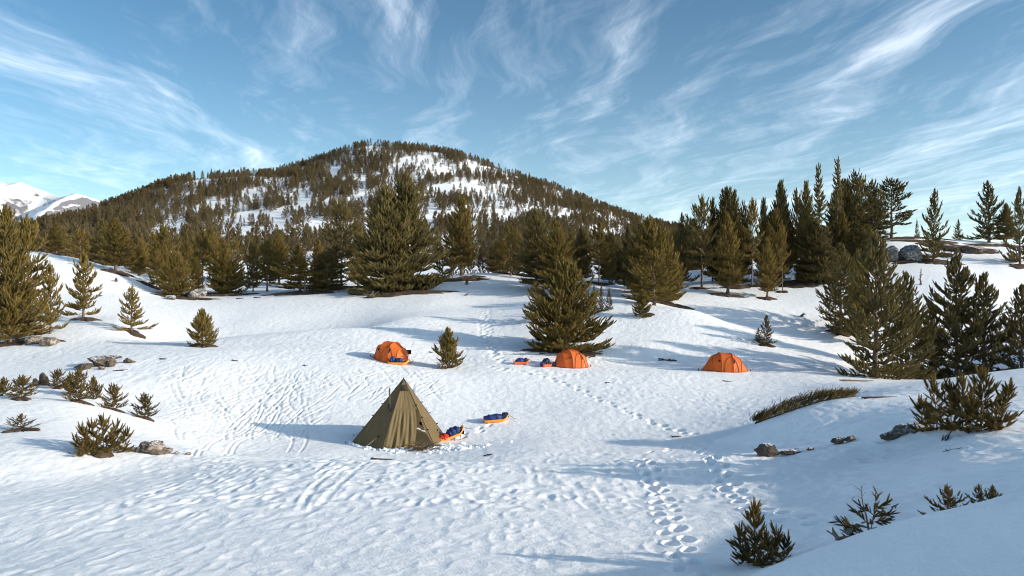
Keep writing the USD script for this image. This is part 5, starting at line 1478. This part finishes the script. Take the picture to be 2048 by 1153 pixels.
dome_tent(1449, 741, 47.5, -4, "right one of three orange dome tents, standing alone with no sledge")
dome_tent(1141, 733, 47.0, 22, "middle one of three orange dome tents, in front of the big bushy pine", 2.35, 1.8, 1.0)
dome_tent(781, 721, 47.4, -20, "left one of three orange dome tents, with a loaded sledge before it", 2.35, 1.85, 1.1)


# ---- sledges and their loads
def hull_mesh(L=1.45, W=0.50, D=0.15):
    def fn(u, v):
        x = (u - 0.5) * L
        nose = np.clip((u - 0.72) / 0.28, 0, 1)
        tail = np.clip((0.10 - u) / 0.10, 0, 1)
        w = W / 2 * (1 - 0.62 * nose ** 2.2) * (1 - 0.15 * tail ** 2)
        th = (v - 0.5) * np.pi
        y = np.sign(np.sin(th)) * np.abs(np.sin(th)) ** 0.55 * w
        z = (1 - np.abs(np.cos(th)) ** 0.55) * D * (1 - 0.25 * nose) + 0.22 * nose ** 2 + 0.05 * tail ** 2
        return np.stack([x, y, z], -1)
    a, f = sheet(fn, 41, 25)
    b = a * [0.98, 0.94, 1.0] + [0, 0, 0.012]
    n = len(a)
    return np.vstack([a, b]), np.vstack([f, f[:, ::-1] + n])


def rim(L=1.45, W=0.50, D=0.15):
    out = []
    for sg in (-1, 1):
        pts = []
        for u in np.linspace(0, 1, 31):
            nose, tail = max(0, (u - 0.72) / 0.28), max(0, (0.10 - u) / 0.10)
            pts.append([(u - 0.5) * L, sg * W / 2 * (1 - 0.62 * nose ** 2.2) * (1 - 0.15 * tail ** 2), D * (1 - 0.25 * nose) + 0.22 * nose ** 2 + 0.05 * tail ** 2])
        out.append(tube(pts, 0.017, 6))
    for u in (0.0, 1.0):
        e = [out[0][0][:6].mean(0), out[1][0][:6].mean(0)] if u == 0 else [out[0][0][180:186].mean(0), out[1][0][180:186].mean(0)]
        out.append(tube(np.array(e), 0.017, 6))
    return cat_mesh(out)


def bag_mesh(sx, sy, sz, seed, rough=0.35):
    m = trimesh.creation.icosphere(4)
    v = np.array(m.vertices)
    v = np.sign(v) * np.abs(v) ** 0.75
    o = np.random.default_rng(seed).uniform(0, 40, 3)
    n = np.array(m.vertices)
    v *= (1 + rough * (meshkit.fbm(n * 1.8 + o, 4, seed) - 0.5) + 0.06 * np.sin(n[:, 0] * 11 + 3 * n[:, 2] + o[0]))[:, None]
    return v * [sx, sy, sz], np.array(m.faces)


def rotate(v, yaw=0.0, pitch=0.0, roll=0.0):
    m = trimesh.transformations.euler_matrix(math.radians(roll), math.radians(-pitch), math.radians(yaw), "sxyz")[:3, :3]
    return np.asarray(v) @ m.T


def sledge(column, foot, d, yaw, label, loads, pitch=0.0, roll=0.0, material=HULL, size=(1.45, 0.50, 0.15), lift=0.0):
    p = on_line(column, foot, d)
    t = thing("sledge", label, "sledge", p + np.array([0, 0, lift]))
    hv, hf = hull_mesh(*size)
    hull = part(t, "hull", (rotate(hv, yaw, pitch, roll), hf), material, True)
    rv, rf = rim(*size)
    part(hull, "rim", (rotate(rv, yaw, pitch, roll), rf), material, True)
    L = size[0]
    part(t, "tow_cord", tube(rotate(np.array([[L / 2, -0.08, 0.3], [L / 2 + 0.2, -0.05, 0.12], [L / 2 + 0.35, 0.05, 0.05]]), yaw, pitch, roll), 0.010, 5), BLACK)
    for (x, y, z, sx, sy, sz, m, seed, bl, straps) in loads:
        q = p + np.array([0, 0, lift]) + rotate([[x, y, z]], yaw, pitch, roll)[0]
        b = thing("duffel_bag", bl, "bag", q)
        bv, bf = bag_mesh(sx, sy, sz, seed)
        sack = part(b, "sack", (rotate(bv, yaw, pitch, roll), bf), m, True)
        for k in straps:
            a = np.linspace(0, 2 * np.pi, 25)
            ring = np.stack([np.full(25, k * sx), 1.03 * sy * np.sign(np.cos(a)) * np.abs(np.cos(a)) ** 0.75, 1.03 * sz * np.sign(np.sin(a)) * np.abs(np.sin(a)) ** 0.75], 1)
            part(sack, "strap", tube(rotate(ring, yaw, pitch, roll), 0.014, 5, cap=False), BLACK)
    return p


sledge(993, 844, 36.7, 8, "orange sledge with a dark blue load alone on the slope right of the big tent",
       [(-0.12, 0, 0.19, 0.46, 0.22, 0.17, NAVY, 3, "long navy bag on the sledge alone on the slope", (-0.45, 0.3)), (0.42, 0, 0.27, 0.17, 0.15, 0.13, NAVY_DARK, 4, "small dark bag at the nose of the sledge alone on the slope", ())], pitch=4, size=(1.15, 0.44, 0.12))
sledge(904, 880, 34.3, 18, "tilted orange sledge leaning beside the big tent's right side",
       [(0.12, 0, 0.22, 0.30, 0.21, 0.17, NAVY, 5, "navy bag strapped on the tilted sledge by the big tent", (-0.3, 0.35)), (-0.36, -0.06, 0.17, 0.22, 0.17, 0.13, RED, 6, "red bag on the tilted sledge by the big tent", (0.0,))], pitch=17, roll=12, size=(1.15, 0.44, 0.13), lift=0.12)
sledge(1043, 729, 47.0, 4, "orange red sledge with blue load between the dense little pine and the middle tent",
       [(-0.08, 0, 0.21, 0.26, 0.20, 0.15, NAVY, 7, "navy bag on the sledge between the little pine and middle tent", (0.0,)), (0.24, 0, 0.25, 0.14, 0.15, 0.11, NAVY_DARK, 8, "black bag at the nose of the sledge left of the middle tent", ())], material=HULL_RED, size=(0.92, 0.44, 0.14))
sledge(1093, 734, 46.6, 30, "small orange sledge tucked against the left end of the middle tent",
       [(-0.02, 0, 0.26, 0.22, 0.18, 0.24, NAVY_DARK, 9, "upright black bag on the small sledge by the middle tent", (0.2,)), (-0.28, 0, 0.2, 0.09, 0.14, 0.11, NAVY, 10, "blue bag at the tail of the small sledge by the middle tent", ())], material=HULL_RED, size=(0.66, 0.44, 0.14))
sledge(798, 730, 44.9, -3, "orange sledge lying across the front of the left tent",
       [(-0.36, 0, 0.27, 0.15, 0.16, 0.20, NAVY, 11, "upright navy bag on the sledge before the left tent", ()), (0.0, 0, 0.24, 0.20, 0.18, 0.15, NAVY, 12, "round blue bag on the sledge before the left tent", (0.1,)), (0.36, 0, 0.16, 0.2, 0.18, 0.045, BLACK, 13, "flat black mat on the sledge before the left tent", ())], material=HULL, size=(1.22, 0.46, 0.14))


def loose_bag(column, foot, d, sx, sz, m, label, seed, hover=0.0):
    p = on_line(column, foot, d)
    b = thing("kit_bag", label, "bag", p + np.array([0, 0, sz * 0.85 + hover]))
    part(b, "sack", bag_mesh(sx, sx * 0.7, sz, seed), m, True)
    part(b, "handle", tube(np.array([[-sx * 0.4, 0, sz * 0.95], [0, 0, sz * 1.25], [sx * 0.4, 0, sz * 0.95]]), 0.012, 5), BLACK)
    return b


loose_bag(1106, 734, 46.3, 0.20, 0.15, NAVY_DARK, "black bag on the snow against the left end of the middle tent", 21)


def shovel(column, foot, d, label, top_row, blade_first=True, lean=0.1):
    """A snow shovel stuck in the snow: shaft, grip and blade."""
    p = on_line(column, foot, d)
    h = (CY - top_row) / FOCAL * p[1] - p[2]
    t = thing("snow_shovel", label, "shovel", p)
    part(t, "shaft", tube(np.array([[0, 0, -0.15], [lean * h, 0, h * 0.8]]), 0.016, 7), BLACK, True)
    b = sheet(lambda u, v: np.stack([lean * h + (u - 0.5) * 0.30, 0.05 * np.cos((u - 0.5) * 3), h * (0.62 + 0.40 * v)], -1), 9, 9)
    bb = np.vstack([b[0], b[0] + [0, 0.012, 0]]), np.vstack([b[1], b[1][:, ::-1] + len(b[0])])
    part(t, "blade", bb, BLACK, True)
    part(t, "grip", tube(np.array([[-0.06, 0, -0.02], [0.06, 0, -0.02]]), 0.014, 6), BLACK, True)


shovel(815, 722, 46.6, "black snow shovel stuck blade up at the right end of the left tent", 701)
shovel(920, 880, 33.7, "black snow shovel stuck in the snow behind the tilted sledge", 862, lean=0.06)
